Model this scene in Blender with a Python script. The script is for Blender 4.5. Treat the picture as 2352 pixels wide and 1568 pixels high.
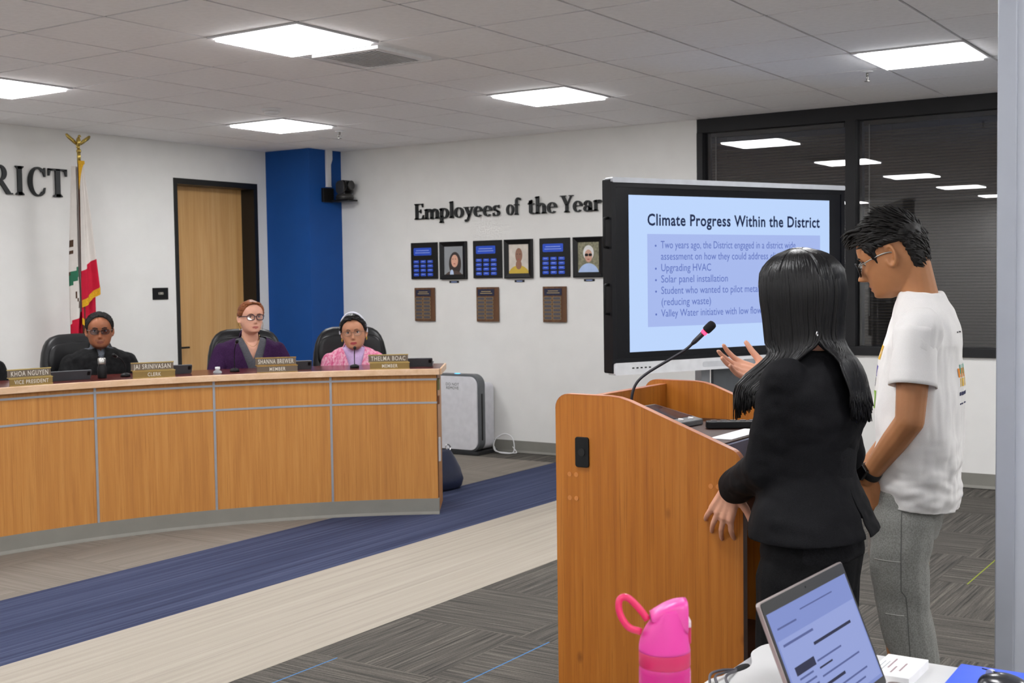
import bpy, bmesh, math, random
import numpy as np
from math import sin, cos, pi, radians, sqrt
from mathutils import Vector, Matrix, noise
random.seed(7)
for o in list(bpy.data.objects): bpy.data.objects.remove(o)
scn = bpy.context.scene
COL = scn.collection

# ------------------------------------------------------------------ camera
cam = bpy.data.cameras.new('camera'); cam_o = bpy.data.objects.new('camera', cam); COL.objects.link(cam_o)
cr, cu, cf = Vector((.55135539, -.83415312, -.01399284)), Vector((.04898164, .01562298, .99867749)), Vector((.83283133, .55131161, -.049472))
cam_o.matrix_world = Matrix(((cr.x, cu.x, -cf.x, -4.36726), (cr.y, cu.y, -cf.y, -4.07697), (cr.z, cu.z, -cf.z, 1.48484), (0, 0, 0, 1)))
cam.sensor_width = 36.0; cam.lens = 2852.46 / 2352 * 36; cam.clip_start = .05
cam.dof.use_dof = True; cam.dof.focus_distance = 3.7; cam.dof.aperture_fstop = 10.0
scn.camera = cam_o
# ------------------------------------------------------------------ world (night outside) and exposure
w = bpy.data.worlds.new('night'); scn.world = w; w.use_nodes = True
w.node_tree.nodes['Background'].inputs[0].default_value = (.02, .022, .03, 1); w.node_tree.nodes['Background'].inputs[1].default_value = .4
scn.view_settings.view_transform = 'Standard'; scn.view_settings.look = 'None'
scn.view_settings.exposure = 0.55; scn.view_settings.gamma = 1.0; scn.view_settings.use_curve_mapping = False
LAMP = 21.8         # emission of the ceiling panels
CEIL = 2.707; WX = 4.53; BY = 4.25; X0 = -7.93; Y0 = -7.93; G = .61

# ------------------------------------------------------------------ materials
def lin(c):
    if isinstance(c, str): c = tuple(int(c[i:i+2], 16) / 255 for i in (0, 2, 4))
    return tuple(v / 12.92 if v <= .04045 else ((v + .055) / 1.055) ** 2.4 for v in c)
MC = {}
class NT:
    def __init__(s, name):
        s.m = bpy.data.materials.new(name); s.m.use_nodes = True; s.t = s.m.node_tree
        s.b = s.t.nodes['Principled BSDF']
    def n(s, typ, **k):
        nd = s.t.nodes.new(typ)
        for a, v in k.items():
            if a.startswith('i_'):
                key = a[2:]; key = int(key) if key.isdigit() else key
                nd.inputs[key].default_value = v
            else: setattr(nd, a, v)
        return nd
    def l(s, a, b): s.t.links.new(a, b)
    def coord(s, scale=(1, 1, 1), rot=(0, 0, 0), kind='Object'):
        tc = s.n('ShaderNodeTexCoord'); mp = s.n('ShaderNodeMapping'); mp.inputs['Scale'].default_value = scale; mp.inputs['Rotation'].default_value = rot
        s.l(tc.outputs[kind], mp.inputs['Vector']); return mp.outputs['Vector']
    def noise(s, vec, scale=5, detail=3, rough=.5, dist=0):
        nd = s.n('ShaderNodeTexNoise'); nd.inputs['Scale'].default_value = scale; nd.inputs['Detail'].default_value = detail
        nd.inputs['Roughness'].default_value = rough; nd.inputs['Distortion'].default_value = dist
        s.l(vec, nd.inputs['Vector']); return nd.outputs['Fac']
    def ramp(s, fac, stops):
        nd = s.n('ShaderNodeValToRGB'); e = nd.color_ramp.elements
        while len(e) < len(stops): e.new(.5)
        for el, (p, c) in zip(e, stops): el.position = p; el.color = (*lin(c), 1)
        s.l(fac, nd.inputs['Fac']); return nd.outputs['Color']
    def mix(s, fac, a, b, blend='MIX'):
        nd = s.n('ShaderNodeMix', data_type='RGBA', blend_type=blend)
        if isinstance(fac, (int, float)): nd.inputs[0].default_value = fac
        else: s.l(fac, nd.inputs[0])
        for i, c in ((6, a), (7, b)):
            if isinstance(c, (str, tuple)): nd.inputs[i].default_value = (*lin(c), 1)
            else: s.l(c, nd.inputs[i])
        return nd.outputs[2]
    def math(s, op, a, b=None):
        nd = s.n('ShaderNodeMath', operation=op)
        for i, v in ((0, a), (1, b)):
            if v is None: continue
            if isinstance(v, (int, float)): nd.inputs[i].default_value = v
            else: s.l(v, nd.inputs[i])
        return nd.outputs[0]
    def bump(s, h, strength=.2, dist=.01):
        nd = s.n('ShaderNodeBump'); nd.inputs['Strength'].default_value = strength; nd.inputs['Distance'].default_value = dist
        s.l(h, nd.inputs['Height']); s.l(nd.outputs[0], s.b.inputs['Normal'])
    def base(s, c):
        if isinstance(c, (str, tuple)): s.b.inputs['Base Color'].default_value = (*lin(c), 1)
        else: s.l(c, s.b.inputs['Base Color'])
    def set(s, rough=.5, metal=0, spec=.5, **k):
        s.b.inputs['Roughness'].default_value = rough; s.b.inputs['Metallic'].default_value = metal; s.b.inputs['Specular IOR Level'].default_value = spec
        for a, v in k.items(): s.b.inputs[a.replace('_', ' ')].default_value = v
        return s.m
def mat(name, c, rough=.5, metal=0, spec=.5, var=.06, vs=18, bump=0, bs=200, **k):
    """plain procedural material: colour with a faint noise mottling"""
    if name in MC: return MC[name]
    t = NT(name); v = t.coord()
    c = lin(c) if isinstance(c, str) else lin(c)
    srgb = lambda q: tuple((x * 12.92 if x <= .0031308 else 1.055 * x ** (1 / 2.4) - .055) for x in q)
    t.base(t.ramp(t.noise(v, vs, 3), [(.3, srgb(tuple(x * (1 - var) for x in c))), (.7, srgb(tuple(min(1, x * (1 + var)) for x in c)))]))
    if bump: t.bump(t.noise(v, bs, 2), bump, .002)
    MC[name] = t.set(rough, metal, spec, **k); return MC[name]
def emis(name, c, s):
    if name in MC: return MC[name]
    t = NT(name); t.base((0, 0, 0)); t.b.inputs['Emission Color'].default_value = (*lin(c), 1); t.b.inputs['Emission Strength'].default_value = s
    MC[name] = t.set(.6, 0, .2); return MC[name]
def wood(name, lo, mid, hi, scale=1.0, rough=.4, knots=False, axis='z', spec=.4, dark=None):
    if name in MC: return MC[name]
    t = NT(name)
    sc = {'z': (14, 14, .55), 'x': (.55, 14, 14), 'y': (14, .55, 14)}[axis]
    v = t.coord(tuple(q * scale for q in sc)); f = t.noise(v, 2.2, 6, .6, .35)
    c = t.ramp(f, [(.28, lo), (.5, mid), (.72, hi)])
    v2 = t.coord(tuple(q * scale * (6 if q > 1 else 1.5) for q in sc)); g = t.noise(v2, 2.6, 3, .6)
    c = t.mix(t.math('MULTIPLY', t.math('GREATER_THAN', g, .60), .42), c, dark or lo)
    if knots:
        kv = t.n('ShaderNodeTexVoronoi'); kv.inputs['Scale'].default_value = 1.0
        t.l(t.coord((7, 7, 4)), kv.inputs['Vector'])
        k = t.math('MULTIPLY', t.math('SUBTRACT', .085, kv.outputs['Distance']), 9); k = t.math('MAXIMUM', k, 0)
        c = t.mix(t.math('MINIMUM', k, .8), c, '4a2410')
    t.base(c); t.bump(g, .05, .002)
    MC[name] = t.set(rough, 0, spec); return MC[name]
def glass_mat(name, tint=(1, 1, 1), refl=1.0, rough=.0):
    """thin pane: transparent with fresnel mirror reflection"""
    if name in MC: return MC[name]
    t = NT(name); out = t.t.nodes['Material Output']; t.t.nodes.remove(t.b)
    fr = t.n('ShaderNodeFresnel', i_IOR=1.5); tr = t.n('ShaderNodeBsdfTransparent'); tr.inputs[0].default_value = (*tint, 1)
    gl = t.n('ShaderNodeBsdfGlossy', i_Roughness=rough); mx = t.n('ShaderNodeMixShader')
    t.l(t.math('MULTIPLY', fr.outputs[0], refl), mx.inputs[0]); t.l(tr.outputs[0], mx.inputs[1]); t.l(gl.outputs[0], mx.inputs[2]); t.l(mx.outputs[0], out.inputs[0])
    MC[name] = t.m; return t.m

# ------------------------------------------------------------------ mesh helpers
class MB:
    def __init__(s): s.v = []; s.f = []; s.mi = []
    def add(s, vs, fs, mi=0):
        b = len(s.v); s.v += [tuple(x) for x in vs]; s.f += [tuple(i + b for i in f) for f in fs]; s.mi += [mi] * len(fs); return s
    def box(s, lo, hi, mi=0, M=None):
        (a, b, c), (d, e, f) = lo, hi
        vs = [Vector(p) for p in ((a,b,c),(d,b,c),(d,e,c),(a,e,c),(a,b,f),(d,b,f),(d,e,f),(a,e,f))]
        if M: vs = [M @ p for p in vs]
        return s.add(vs, [(0,3,2,1),(4,5,6,7),(0,1,5,4),(1,2,6,5),(2,3,7,6),(3,0,4,7)], mi)
    def rbox(s, lo, hi, r, axis=2, n=5, mi=0, M=None):
        """box with rounded corners seen along axis"""
        ax = [i for i in range(3) if i != axis]
        pts = []
        for cx, cy, a0 in ((1,1,0),(0,1,90),(0,0,180),(1,0,270)):
            X = (hi if cx else lo)[ax[0]] + (-r if cx else r); Y = (hi if cy else lo)[ax[1]] + (-r if cy else r)
            for k in range(n + 1):
                a = radians(a0 + 90 * k / n); pts.append((X + r * cos(a), Y + r * sin(a)))
        return s.prism(pts, lo[axis], hi[axis], axis, mi, M)
    def prism(s, pts, z0, z1, axis=2, mi=0, M=None):
        n = len(pts); ax = [i for i in range(3) if i != axis]; vs = []
        for z in (z0, z1):
            for p in pts:
                q = [0, 0, 0]; q[ax[0]], q[ax[1]], q[axis] = p[0], p[1], z; vs.append(M @ Vector(q) if M else Vector(q))
        return s.add(vs, [tuple(range(n))[::-1], tuple(range(n, 2 * n))] + [(i, (i + 1) % n, n + (i + 1) % n, n + i) for i in range(n)], mi)
    def loft(s, rings, cap=True, closed=True, mi=0):
        n = len(rings[0]); vs = [p for r in rings for p in r]; fs = []
        for k in range(len(rings) - 1):
            for i in range(n if closed else n - 1):
                j = (i + 1) % n; fs.append((k*n+i, k*n+j, (k+1)*n+j, (k+1)*n+i))
        if cap: fs += [tuple(range(n))[::-1], tuple(range((len(rings)-1)*n, len(rings)*n))]
        return s.add(vs, fs, mi)
    def tube(s, path, r, n=8, mi=0, cap=True):
        P = [Vector(p) for p in path]; rs = r if isinstance(r, (list, tuple)) else [r] * len(P); rings = []; up = None
        for i, p in enumerate(P):
            d = (P[min(i+1, len(P)-1)] - P[max(i-1, 0)]).normalized()
            if up is None: up = d.orthogonal().normalized()
            a = up - d * up.dot(d)
            a = a.normalized() if a.length > 1e-6 else d.orthogonal().normalized()
            up = a; b = d.cross(a)
            rings.append([p + (a * cos(2*pi*k/n) + b * sin(2*pi*k/n)) * rs[i] for k in range(n)])
        return s.loft(rings, cap, True, mi)
    def lathe(s, prof, n=24, c=(0, 0, 0), mi=0, M=None, cap=True):
        rings = []
        for r, z in prof:
            ring = [Vector((c[0] + r*cos(2*pi*k/n), c[1] + r*sin(2*pi*k/n), c[2] + z)) for k in range(n)]
            rings.append([M @ p for p in ring] if M else ring)
        return s.loft(rings, cap, True, mi)
    def ell(s, c, r, n=16, m=10, mi=0, M=None):
        rx, ry, rz = r if isinstance(r, (list, tuple)) else (r, r, r); rings = []
        for j in range(m + 1):
            t = -pi/2 + pi * (j + .02 * (j == 0) - .02 * (j == m)) / m
            ring = [Vector((rx*cos(t)*cos(2*pi*k/n), ry*cos(t)*sin(2*pi*k/n), rz*sin(t))) for k in range(n)]
            rings.append([(M @ p if M else p) + Vector(c) for p in ring])
        return s.loft(rings, True, True, mi)
    def cap_(s, p0, p1, r0, r1, n=14, mi=0):
        """tapered capsule"""
        p0, p1 = Vector(p0), Vector(p1); d = p1 - p0; L = max(d.length, 1e-5); d = d / L; path, rs = [], []
        for k in range(5):
            a = pi/2 * k / 4; path.append(p0 - d * r0 * cos(a)); rs.append(max(r0 * sin(a), .0008))
        for k in range(5):
            a = pi/2 * k / 4; path.append(p1 + d * r1 * sin(a)); rs.append(max(r1 * cos(a), .0008))
        return s.tube(path, rs, n, mi)
    def chain(s, pts, rs, n=14):
        for i in range(len(pts) - 1): s.cap_(pts[i], pts[i+1], rs[i], rs[i+1], n)
        return s
    def xform(s, M): s.v = [tuple(M @ Vector(p)) for p in s.v]; return s
    def mesh(s, name):
        me = bpy.data.meshes.new(name); me.from_pydata(s.v, [], s.f)
        me.polygons.foreach_set('material_index', s.mi); me.update(); return me
    def build(s, name, mats, parent=None, smooth=False, bevel=0, seg=2, loc=None, fix=True):
        me = s.mesh(name)
        if fix:
            bm = bmesh.new(); bm.from_mesh(me); bmesh.ops.recalc_face_normals(bm, faces=bm.faces); bm.to_mesh(me); bm.free()
        return link(name, me, mats, parent, smooth, bevel, seg, loc)
def link(name, me, mats, parent=None, smooth=False, bevel=0, seg=2, loc=None):
    for m in (mats if isinstance(mats, (list, tuple)) else [mats]): me.materials.append(m)
    o = bpy.data.objects.new(name, me); COL.objects.link(o)
    if parent is not None: o.parent = parent
    if loc is not None: o.location = loc
    if smooth: me.polygons.foreach_set('use_smooth', [True] * len(me.polygons))
    if bevel:
        b = o.modifiers.new('bevel', 'BEVEL'); b.width = bevel; b.segments = seg; b.limit_method = 'ANGLE'; b.angle_limit = radians(40)
        if smooth is False:
            b.harden_normals = False
    return o
def thing(name, label, cat, loc=(0, 0, 0), rotz=0, group=None):
    o = bpy.data.objects.new(name, None); o.empty_display_size = .1; COL.objects.link(o)
    o.location = loc; o.rotation_euler = (0, 0, rotz); return tag(o, label, cat, group)
def tag(o, label=None, cat=None, group=None, kind=None):
    if label: o['label'] = label
    if cat: o['category'] = cat
    if group: o['group'] = group
    if kind: o['kind'] = kind
    return o
def struct(o, label=None): o['kind'] = 'structure'; return tag(o, label)
def dup(root, loc=None, rotz=None, label=None):
    r = root.copy(); COL.objects.link(r)
    if loc is not None: r.location = loc
    if rotz is not None: r.rotation_euler = (0, 0, rotz)
    if label: r['label'] = label
    for ch in list(root.children):
        c = ch.copy(); COL.objects.link(c); c.parent = r
        for g in ch.children:
            d = g.copy(); COL.objects.link(d); d.parent = c
    return r
_fc = None
def text_mesh(s, size, depth=0, align='CENTER', space=1.0, offset=0.0, width=1.0):
    """text in the xy plane from the built-in font; returns (verts, faces)"""
    cu_ = bpy.data.curves.new('t', 'FONT'); cu_.body = s; cu_.size = size; cu_.extrude = depth; cu_.align_x = align; cu_.space_character = space; cu_.offset = offset; cu_.resolution_u = 3
    o = bpy.data.objects.new('t', cu_); COL.objects.link(o); bpy.context.view_layer.update()
    me = bpy.data.meshes.new_from_object(o.evaluated_get(bpy.context.evaluated_depsgraph_get()))
    vs = [Vector((v.co.x * width, v.co.y, v.co.z)) for v in me.vertices]; fs = [tuple(p.vertices) for p in me.polygons]
    bpy.data.objects.remove(o); bpy.data.curves.remove(cu_); bpy.data.meshes.remove(me); return vs, fs
def put_text(name, s, size, M, m, parent=None, depth=.0, **k):
    vs, fs = text_mesh(s, size, depth, **k); mb = MB().add([M @ v for v in vs], fs); return mb.build(name, m, parent, fix=False)
def frame_mat(o, x, y):
    """matrix with given origin, local x and y axes"""
    x, y = Vector(x).normalized(), Vector(y).normalized(); z = x.cross(y); o = Vector(o)
    return Matrix(((x.x, y.x, z.x, o.x), (x.y, y.y, z.y, o.y), (x.z, y.z, z.z, o.z), (0, 0, 0, 1)))
def bez(p, n=12):
    """smooth Catmull-Rom path through the points"""
    P = [Vector(q) for q in p]; P = [P[0]*2-P[1]] + P + [P[-1]*2-P[-2]]; out = []
    for i in range(1, len(P) - 2):
        for k in range(n):
            t = k / n; a, b, c, d = P[i-1], P[i], P[i+1], P[i+2]
            out.append(.5 * ((2*b) + (c-a)*t + (2*a-5*b+4*c-d)*t*t + (3*b-3*c+d-a)*t**3))
    out.append(P[-2]); return out
# ------------------------------------------------------------------ the room
M_WALL = mat('wall_paint', 'e1e0dd', .75, 0, .25, .02, 6, .05, 300)
M_BLUE = mat('blue_paint', '0d4a92', .6, 0, .3, .04, 6, .05, 300)
M_BASE = mat('rubber_base', '7f7d76', .55, 0, .4, .04, 10)
M_DARKF = mat('dark_bronze_frame', '1e1e20', .55, 0, .3, .08, 12)
M_TILE = mat('ceiling_tile', 'f9f8f9', .9, 0, .1, .03, 30, .15, 260)
M_TEE = mat('ceiling_tee_shaded', '454446', .6, 0, .3, .02)  # white tee painted dark to stand in for the shadow lines between tiles
M_BLK = mat('black_plastic', '0e0e10', .5, 0, .3, .1)
M_WHT = mat('white_plastic', 'dcdcde', .4, 0, .5, .02)
M_ALU = mat('brushed_aluminium', 'b9bcc2', .35, .85, .5, .05, 40)
M_CHROME = mat('chrome', 'd8d8d8', .12, 1, .5, .02)

def slab(name, lo, hi, m, label): return struct(MB().box(lo, hi).build(name, m), label)
# back wall with the door opening
DX0, DX1, DZ = 2.975, 3.965, 2.402
b = MB(); b.box((X0, BY, 0), (DX0, BY + .2, CEIL + .05)); b.box((DX1, BY, 0), (WX + .2, BY + .2, CEIL + .05)); b.box((DX0, BY, DZ), (DX1, BY + .2, CEIL + .05))
struct(b.build('wall_back', M_WALL), 'white painted wall behind the dais')
WY0, WY1, WZ = -3.45, .067, .905
b = MB(); b.box((WX, WY1, 0), (WX + .2, BY, CEIL + .05)); b.box((WX, WY0, 0), (WX + .2, WY1, WZ)); b.box((WX, Y0, 0), (WX + .2, WY0, CEIL + .05))
struct(b.build('wall_right', M_WALL), 'white painted wall with the dark window')
slab('wall_left', (X0 - .2, Y0, 0), (X0, BY, CEIL + .05), M_WALL, 'white painted wall across the room')
slab('wall_front', (X0, Y0 - .2, 0), (WX, Y0, CEIL + .05), M_WALL, 'white painted wall at the rear of the room')
CX0, CY0 = 4.09, 3.71
slab('wall_column', (CX0, CY0, 0), (WX, BY, CEIL + .05), M_BLUE, 'blue painted corner column')
def baseboard(name, p, q, n):
    p, q, n = Vector(p), Vector(q), Vector(n); mb = MB()
    prof = [(0, 0), (.017, 0), (.016, .006), (.007, .02), (.006, .103), (0, .103)]
    mb.loft([[e + n * a + Vector((0, 0, z)) for a, z in prof] for e in (p, q)])
    return struct(mb.build(name, M_BASE), 'grey rubber base along the wall')
baseboard('baseboard_right', (WX, CY0, 0), (WX, Y0, 0), (-1, 0, 0))
baseboard('baseboard_back', (X0, BY, 0), (DX0, BY, 0), (0, -1, 0))
baseboard('baseboard_column', (CX0, CY0, 0), (WX, CY0, 0), (0, -1, 0))
baseboard('baseboard_left', (X0, Y0, 0), (X0, BY, 0), (1, 0, 0))
# ---- ceiling: tegular tiles on a recessed grid
MX_I = range(-13, 8); MY_I = range(-13, 7)
lights = [(c, r) for c in (-12, -8, -4, 0, 4) for r in (-12, -8, -4, 0, 4)]
ceil = slab('ceiling', (X0, Y0, CEIL + .05), (WX, BY, CEIL + .12), M_TEE, 'white suspended ceiling')
g = MB()
for c in MX_I: g.box((c * G - .012, Y0, CEIL + .012), (c * G + .012, BY, CEIL + .05))
for r in MY_I: g.box((X0, r * G - .012, CEIL + .0125), (WX, r * G + .012, CEIL + .05))
g.build('ceiling_grid', M_TEE, ceil)
tb = MB().box((-.2968, -.2968, 0), (.2968, .2968, .014)).mesh('ceiling_tile'); tb.materials.append(M_TILE)
rest = MB(); VENT = (1, 0)
for c in range(-13, 8):
    for r in range(-13, 7):
        if (c, r) in lights or (c, r) == VENT: continue
        x0, x1 = c * G, min((c + 1) * G, WX); y0, y1 = r * G, min((r + 1) * G, BY)
        full = x1 - x0 > .6 and y1 - y0 > .6
        if full and c >= -4 and r >= -6:
            o = bpy.data.objects.new('ceiling_tile', tb); COL.objects.link(o); o.parent = ceil; o.location = ((x0 + x1) / 2, (y0 + y1) / 2, CEIL)
        elif c >= -4 and r >= -6:
            o = MB().box((x0 + .005, y0 + .005, CEIL), (x1 - .002, y1 - .002, CEIL + .014)).build('ceiling_tile', M_TILE, ceil)
        else: rest.box((x0 + .005, y0 + .005, CEIL), (x1 - .005, y1 - .005, CEIL + .014))
tag(rest.build('ceiling_tile_field', M_TILE, ceil), kind='stuff')
# ---- light panels
M_DIFF = emis('lit_diffuser', (.985, .985, .99), LAMP)
fm = MB()
for lo, hi in (((-.3, -.3), (.3, -.272)), ((-.3, .272), (.3, .3)), ((-.3, -.272), (-.272, .272)), ((.272, -.272), (.3, .272))): fm.box((*lo, -.008), (*hi, .012))
fm = fm.mesh('frame'); fm.materials.append(M_WHT)
dm = MB().box((-.272, -.272, -.019), (.272, .272, .006)).mesh('diffuser'); dm.materials.append(M_DIFF)  # lens dropped below a flat panel; glowing sides added to brighten the ceiling
for (c, r) in lights:
    near = {(0, 0): 'beside the white air vent', (4, 0): 'in front of the employees lettering', (4, 4): 'nearest the blue column', (0, 4): 'nearest the flag', (4, -4): 'in front of the dark window'}.get((c, r))
    t = thing('ceiling_light', 'square recessed ceiling light panel ' + (near or 'among the others over the rear of the room'), 'ceiling light', ((c + .5) * G, (r + .5) * G, CEIL), 0, 'square ceiling light panels')
    for nm, me in (('frame', fm), ('diffuser', dm)):
        o = bpy.data.objects.new(nm, me); COL.objects.link(o); o.parent = t
# ---- air vent in the tile next to the light
t = thing('air_vent', 'white louvred air vent set in the ceiling beside a light', 'air vent', ((VENT[0] + .5) * G, (VENT[1] + .5) * G, CEIL))
M_VD = mat('vent_shadow', 'b4b4b6', .7); M_VW = mat('vent_white', 'e9e9ea', .5)
MB().box((-.3, -.3, .004), (.3, .3, .012)).build('panel', M_VW, t)
MB().box((-.19, -.19, -.002), (.19, .19, .004)).build('backing', M_VD, t)
f_ = MB()
for lo, hi in (((-.23, -.23), (.23, -.19)), ((-.23, .19), (.23, .23)), ((-.23, -.19), (-.19, .19)), ((.19, -.19), (.23, .19))): f_.box((*lo, -.014), (*hi, .004))
f_.build('frame', M_VW, t)
for k in range(14):
    y = -.18 + k * .0275
    MB().box((-.19, -.013, -.0012), (.19, .013, .0012), M=Matrix.Translation((0, y, -.008)) @ Matrix.Rotation(radians(38), 4, 'X')).build('louvre', M_VW, t)
# ---- sprinklers, smoke detector
def sprinkler(x, y, label):
    t = thing('sprinkler_head', label, 'sprinkler', (x, y, CEIL))
    MB().lathe([(.036, -.002), (.036, -.005), (.02, -.009), (.012, -.011)], 20).build('escutcheon', M_WHT, t, True)
    m = mat('sprinkler_metal', '8c8a86', .3, .8)
    MB().lathe([(.008, -.008), (.008, -.03)], 10).tube([(.006, 0, -.028), (.018, 0, -.04), (.004, 0, -.058)], .003, 6).tube([(-.006, 0, -.028), (-.018, 0, -.04), (-.004, 0, -.058)], .003, 6).build('frame', m, t, True)
    MB().lathe([(.004, -.055), (.018, -.06), (.018, -.062), (.003, -.063)], 12).build('deflector', m, t)
sprinkler(3.10, -1.72, 'small metal sprinkler head on the ceiling near the dark window')
sprinkler(3.30, 2.64, 'small metal sprinkler head on the ceiling beside the light by the blue column')
t = thing('smoke_detector', 'round white smoke detector on the ceiling above the dais', 'smoke detector', (2.04, 2.16, CEIL))
MB().lathe([(.07, 0), (.07, -.012), (.06, -.022)], 24).build('base', M_WHT, t, True); MB().lathe([(.052, -.022), (.05, -.034), (.03, -.042), (.004, -.043)], 24).build('cap', M_VW, t, True)
# ---- floor and carpet
def carpet(name, stops, accent=None, along=True, sx=2.0, sy=55, amp=1.0):
    t = NT(name); oi = t.n('ShaderNodeObjectInfo'); tc = t.n('ShaderNodeTexCoord')
    off = t.n('ShaderNodeVectorMath', operation='ADD'); t.l(tc.outputs['Object'], off.inputs[0])
    rr = t.math('MULTIPLY', oi.outputs['Random'], 57.0); cb = t.n('ShaderNodeCombineXYZ'); t.l(rr, cb.inputs[0]); t.l(rr, cb.inputs[1]); t.l(rr, cb.inputs[2]); t.l(cb.outputs[0], off.inputs[1])
    mp = t.n('ShaderNodeMapping'); mp.inputs['Scale'].default_value = (sx, sy, 1); t.l(off.outputs[0], mp.inputs['Vector'])
    f = t.noise(mp.outputs[0], 1.0, 3, .65); c = t.ramp(f, stops)
    mp2 = t.n('ShaderNodeMapping'); mp2.inputs['Scale'].default_value = (130, 240, 1); t.l(off.outputs[0], mp2.inputs['Vector'])
    fine = t.noise(mp2.outputs[0], 1.0, 2, .7); c = t.mix(t.math('MULTIPLY', t.math('SUBTRACT', fine, .35), 1.1 * amp), c, '2a2a28', 'MIX') if amp > .5 else t.mix(t.math('MULTIPLY', fine, .12), c, '555555')
    if accent:
        sp = t.n('ShaderNodeSeparateXYZ'); t.l(tc.outputs['Object'], sp.inputs[0])
        d = t.math('ABSOLUTE', t.math('SUBTRACT', sp.outputs[1 if along else 0], .16)); c = t.mix(t.math('MULTIPLY', t.math('LESS_THAN', d, .0035), .85), c, accent)
    t.base(c); t.bump(fine, .5, .003); return t.set(.95, 0, .1)
GREY = [(.28, '363432'), (.44, '53504c'), (.56, '625e58'), (.72, '7e786f')]
TAN = [(.25, '6f6860'), (.5, '7f786f'), (.75, '8f887e')]
variants = {}
for nm, st in (('grey', GREY), ('tan', TAN)):
    for ac, col in ((None, None), ('green', '8f9a35'), ('blue', '4a7fb5')):
        for al in (True, False):
            if nm == 'tan' and ac == 'blue': continue
            me = MB().box((-.3045, -.3045, -.004), (.3045, .3045, 0)).mesh('carpet_tile')
            me.materials.append(carpet('carpet_%s_%s' % (nm, ac or 'plain'), st, col, al, 2.0 if nm == 'grey' else 1.5, 85, 1.0 if nm == 'grey' else .3)); variants[nm, ac, al] = me
floor = struct(MB().box((X0, Y0, -.12), (WX, BY, -.004)).build('floor', carpet('carpet_field', GREY)), 'grey patterned carpet floor with blue and beige bands')
S0, S1, S2 = -.66, .26, 1.175
rnd = random.Random(3)
def ctile(nm, x, y, par, ac):
    o = bpy.data.objects.new('carpet_tile', variants[nm, ac, par]); COL.objects.link(o); o.parent = floor; o.location = (x, y, 0); o.rotation_euler = (0, 0, 0 if par else pi / 2)
for i in range(-6, 7):
    for j in range(0, 8):
        par = (i + j) % 2 == 1; u = rnd.random()
        ctile('grey', -.10 + .61 * (i + .5), S0 - .61 * (j + .5), par, 'green' if u < .3 else ('blue' if u < .55 else None))
for i in range(-6, 7):
    for j in range(0, 5):
        ctile('tan', -.10 + .61 * (i + .5), S2 + .61 * (j + .5) + .002, (i + j) % 2 == 0, 'green' if rnd.random() < .3 else None)
M_CB = carpet('blue_band_carpet', [(.25, '2a2f46'), (.5, '3a415c'), (.75, '4f5670')], None, True, .55, 38, .2)
M_CG = carpet('beige_band_carpet', [(.25, '9b9388'), (.5, 'a79f93'), (.75, 'b0a89d')], None, True, .55, 38, .2)
tag(MB().box((X0, S1, -.004), (WX, S2, .0005)).build('blue_carpet_band', M_CB, floor), 'blue streaked carpet band')
tag(MB().box((X0, S0, -.004), (WX, S1, .0005)).build('beige_carpet_band', M_CG, floor), 'beige streaked carpet band')
# ---- door in the back wall
door = struct(MB().rbox((DX0 + .045, BY + .155, .01), (DX1 - .045, BY + .195, DZ - .045), .002, 1).build('door_1', wood('door_oak', 'c09258', 'cfa268', 'd9b07a', .55, .45)), 'light oak door in a black frame')
fr = MB(); FW = .05
fr.box((DX0, BY - .012, 0), (DX0 + .035, BY + .2, DZ)); fr.box((DX1 - .045, BY - .012, 0), (DX1, BY + .2, DZ)); fr.box((DX0 + .035, BY - .012, DZ - .05), (DX1 - .045, BY + .2, DZ))
tag(fr.build('door_frame', mat('black_frame', '141413', .4), door), 'black metal door frame')
h = MB(); h.lathe([(.026, 0), (.026, .012)], 16, M=Matrix.Translation((DX0 + .1, BY + .155, .93)) @ Matrix.Rotation(pi/2, 4, 'X')); h.tube([(DX0 + .1, BY + .14, .93), (DX0 + .1, BY + .10, .93), (DX0 + .22, BY + .098, .93)], .009, 8)
h.build('door_handle', M_BLK, door, True)
# ---- window: bronze frame, panes, and a venetian blind behind each pane
win = struct(MB().box((WX + .003, WY0, CEIL - .105), (WX + .15, WY1, CEIL - .002)).build('window_1', M_DARKF), 'wide dark window with blinds')
def fpart(nm, lo, hi): return MB().box(lo, hi).build(nm, M_DARKF, win, bevel=.003)
fpart('window_sill', (WX - .02, WY0, WZ), (WX + .15, WY1, WZ + .062))
fpart('jamb', (WX - .006, WY1 - .05, WZ + .062), (WX + .15, WY1, CEIL - .105)); fpart('jamb', (WX - .006, WY0, WZ + .062), (WX + .15, WY0 + .05, CEIL - .105))
MULL = [-1.145, -2.36]
for y in MULL: fpart('mullion', (WX - .006, y - .038, WZ + .062), (WX + .15, y + .038, CEIL - .105))
M_PANE = glass_mat('window_glass', (.85, .85, .86), 1.7)
edges = [WY1 - .05] + [q for y in MULL for q in (y + .038, y - .038)] + [WY0 + .05]
M_SLAT = mat('blind_slat', '57524a', .5, 0, .3, .05)
sl = None
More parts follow.
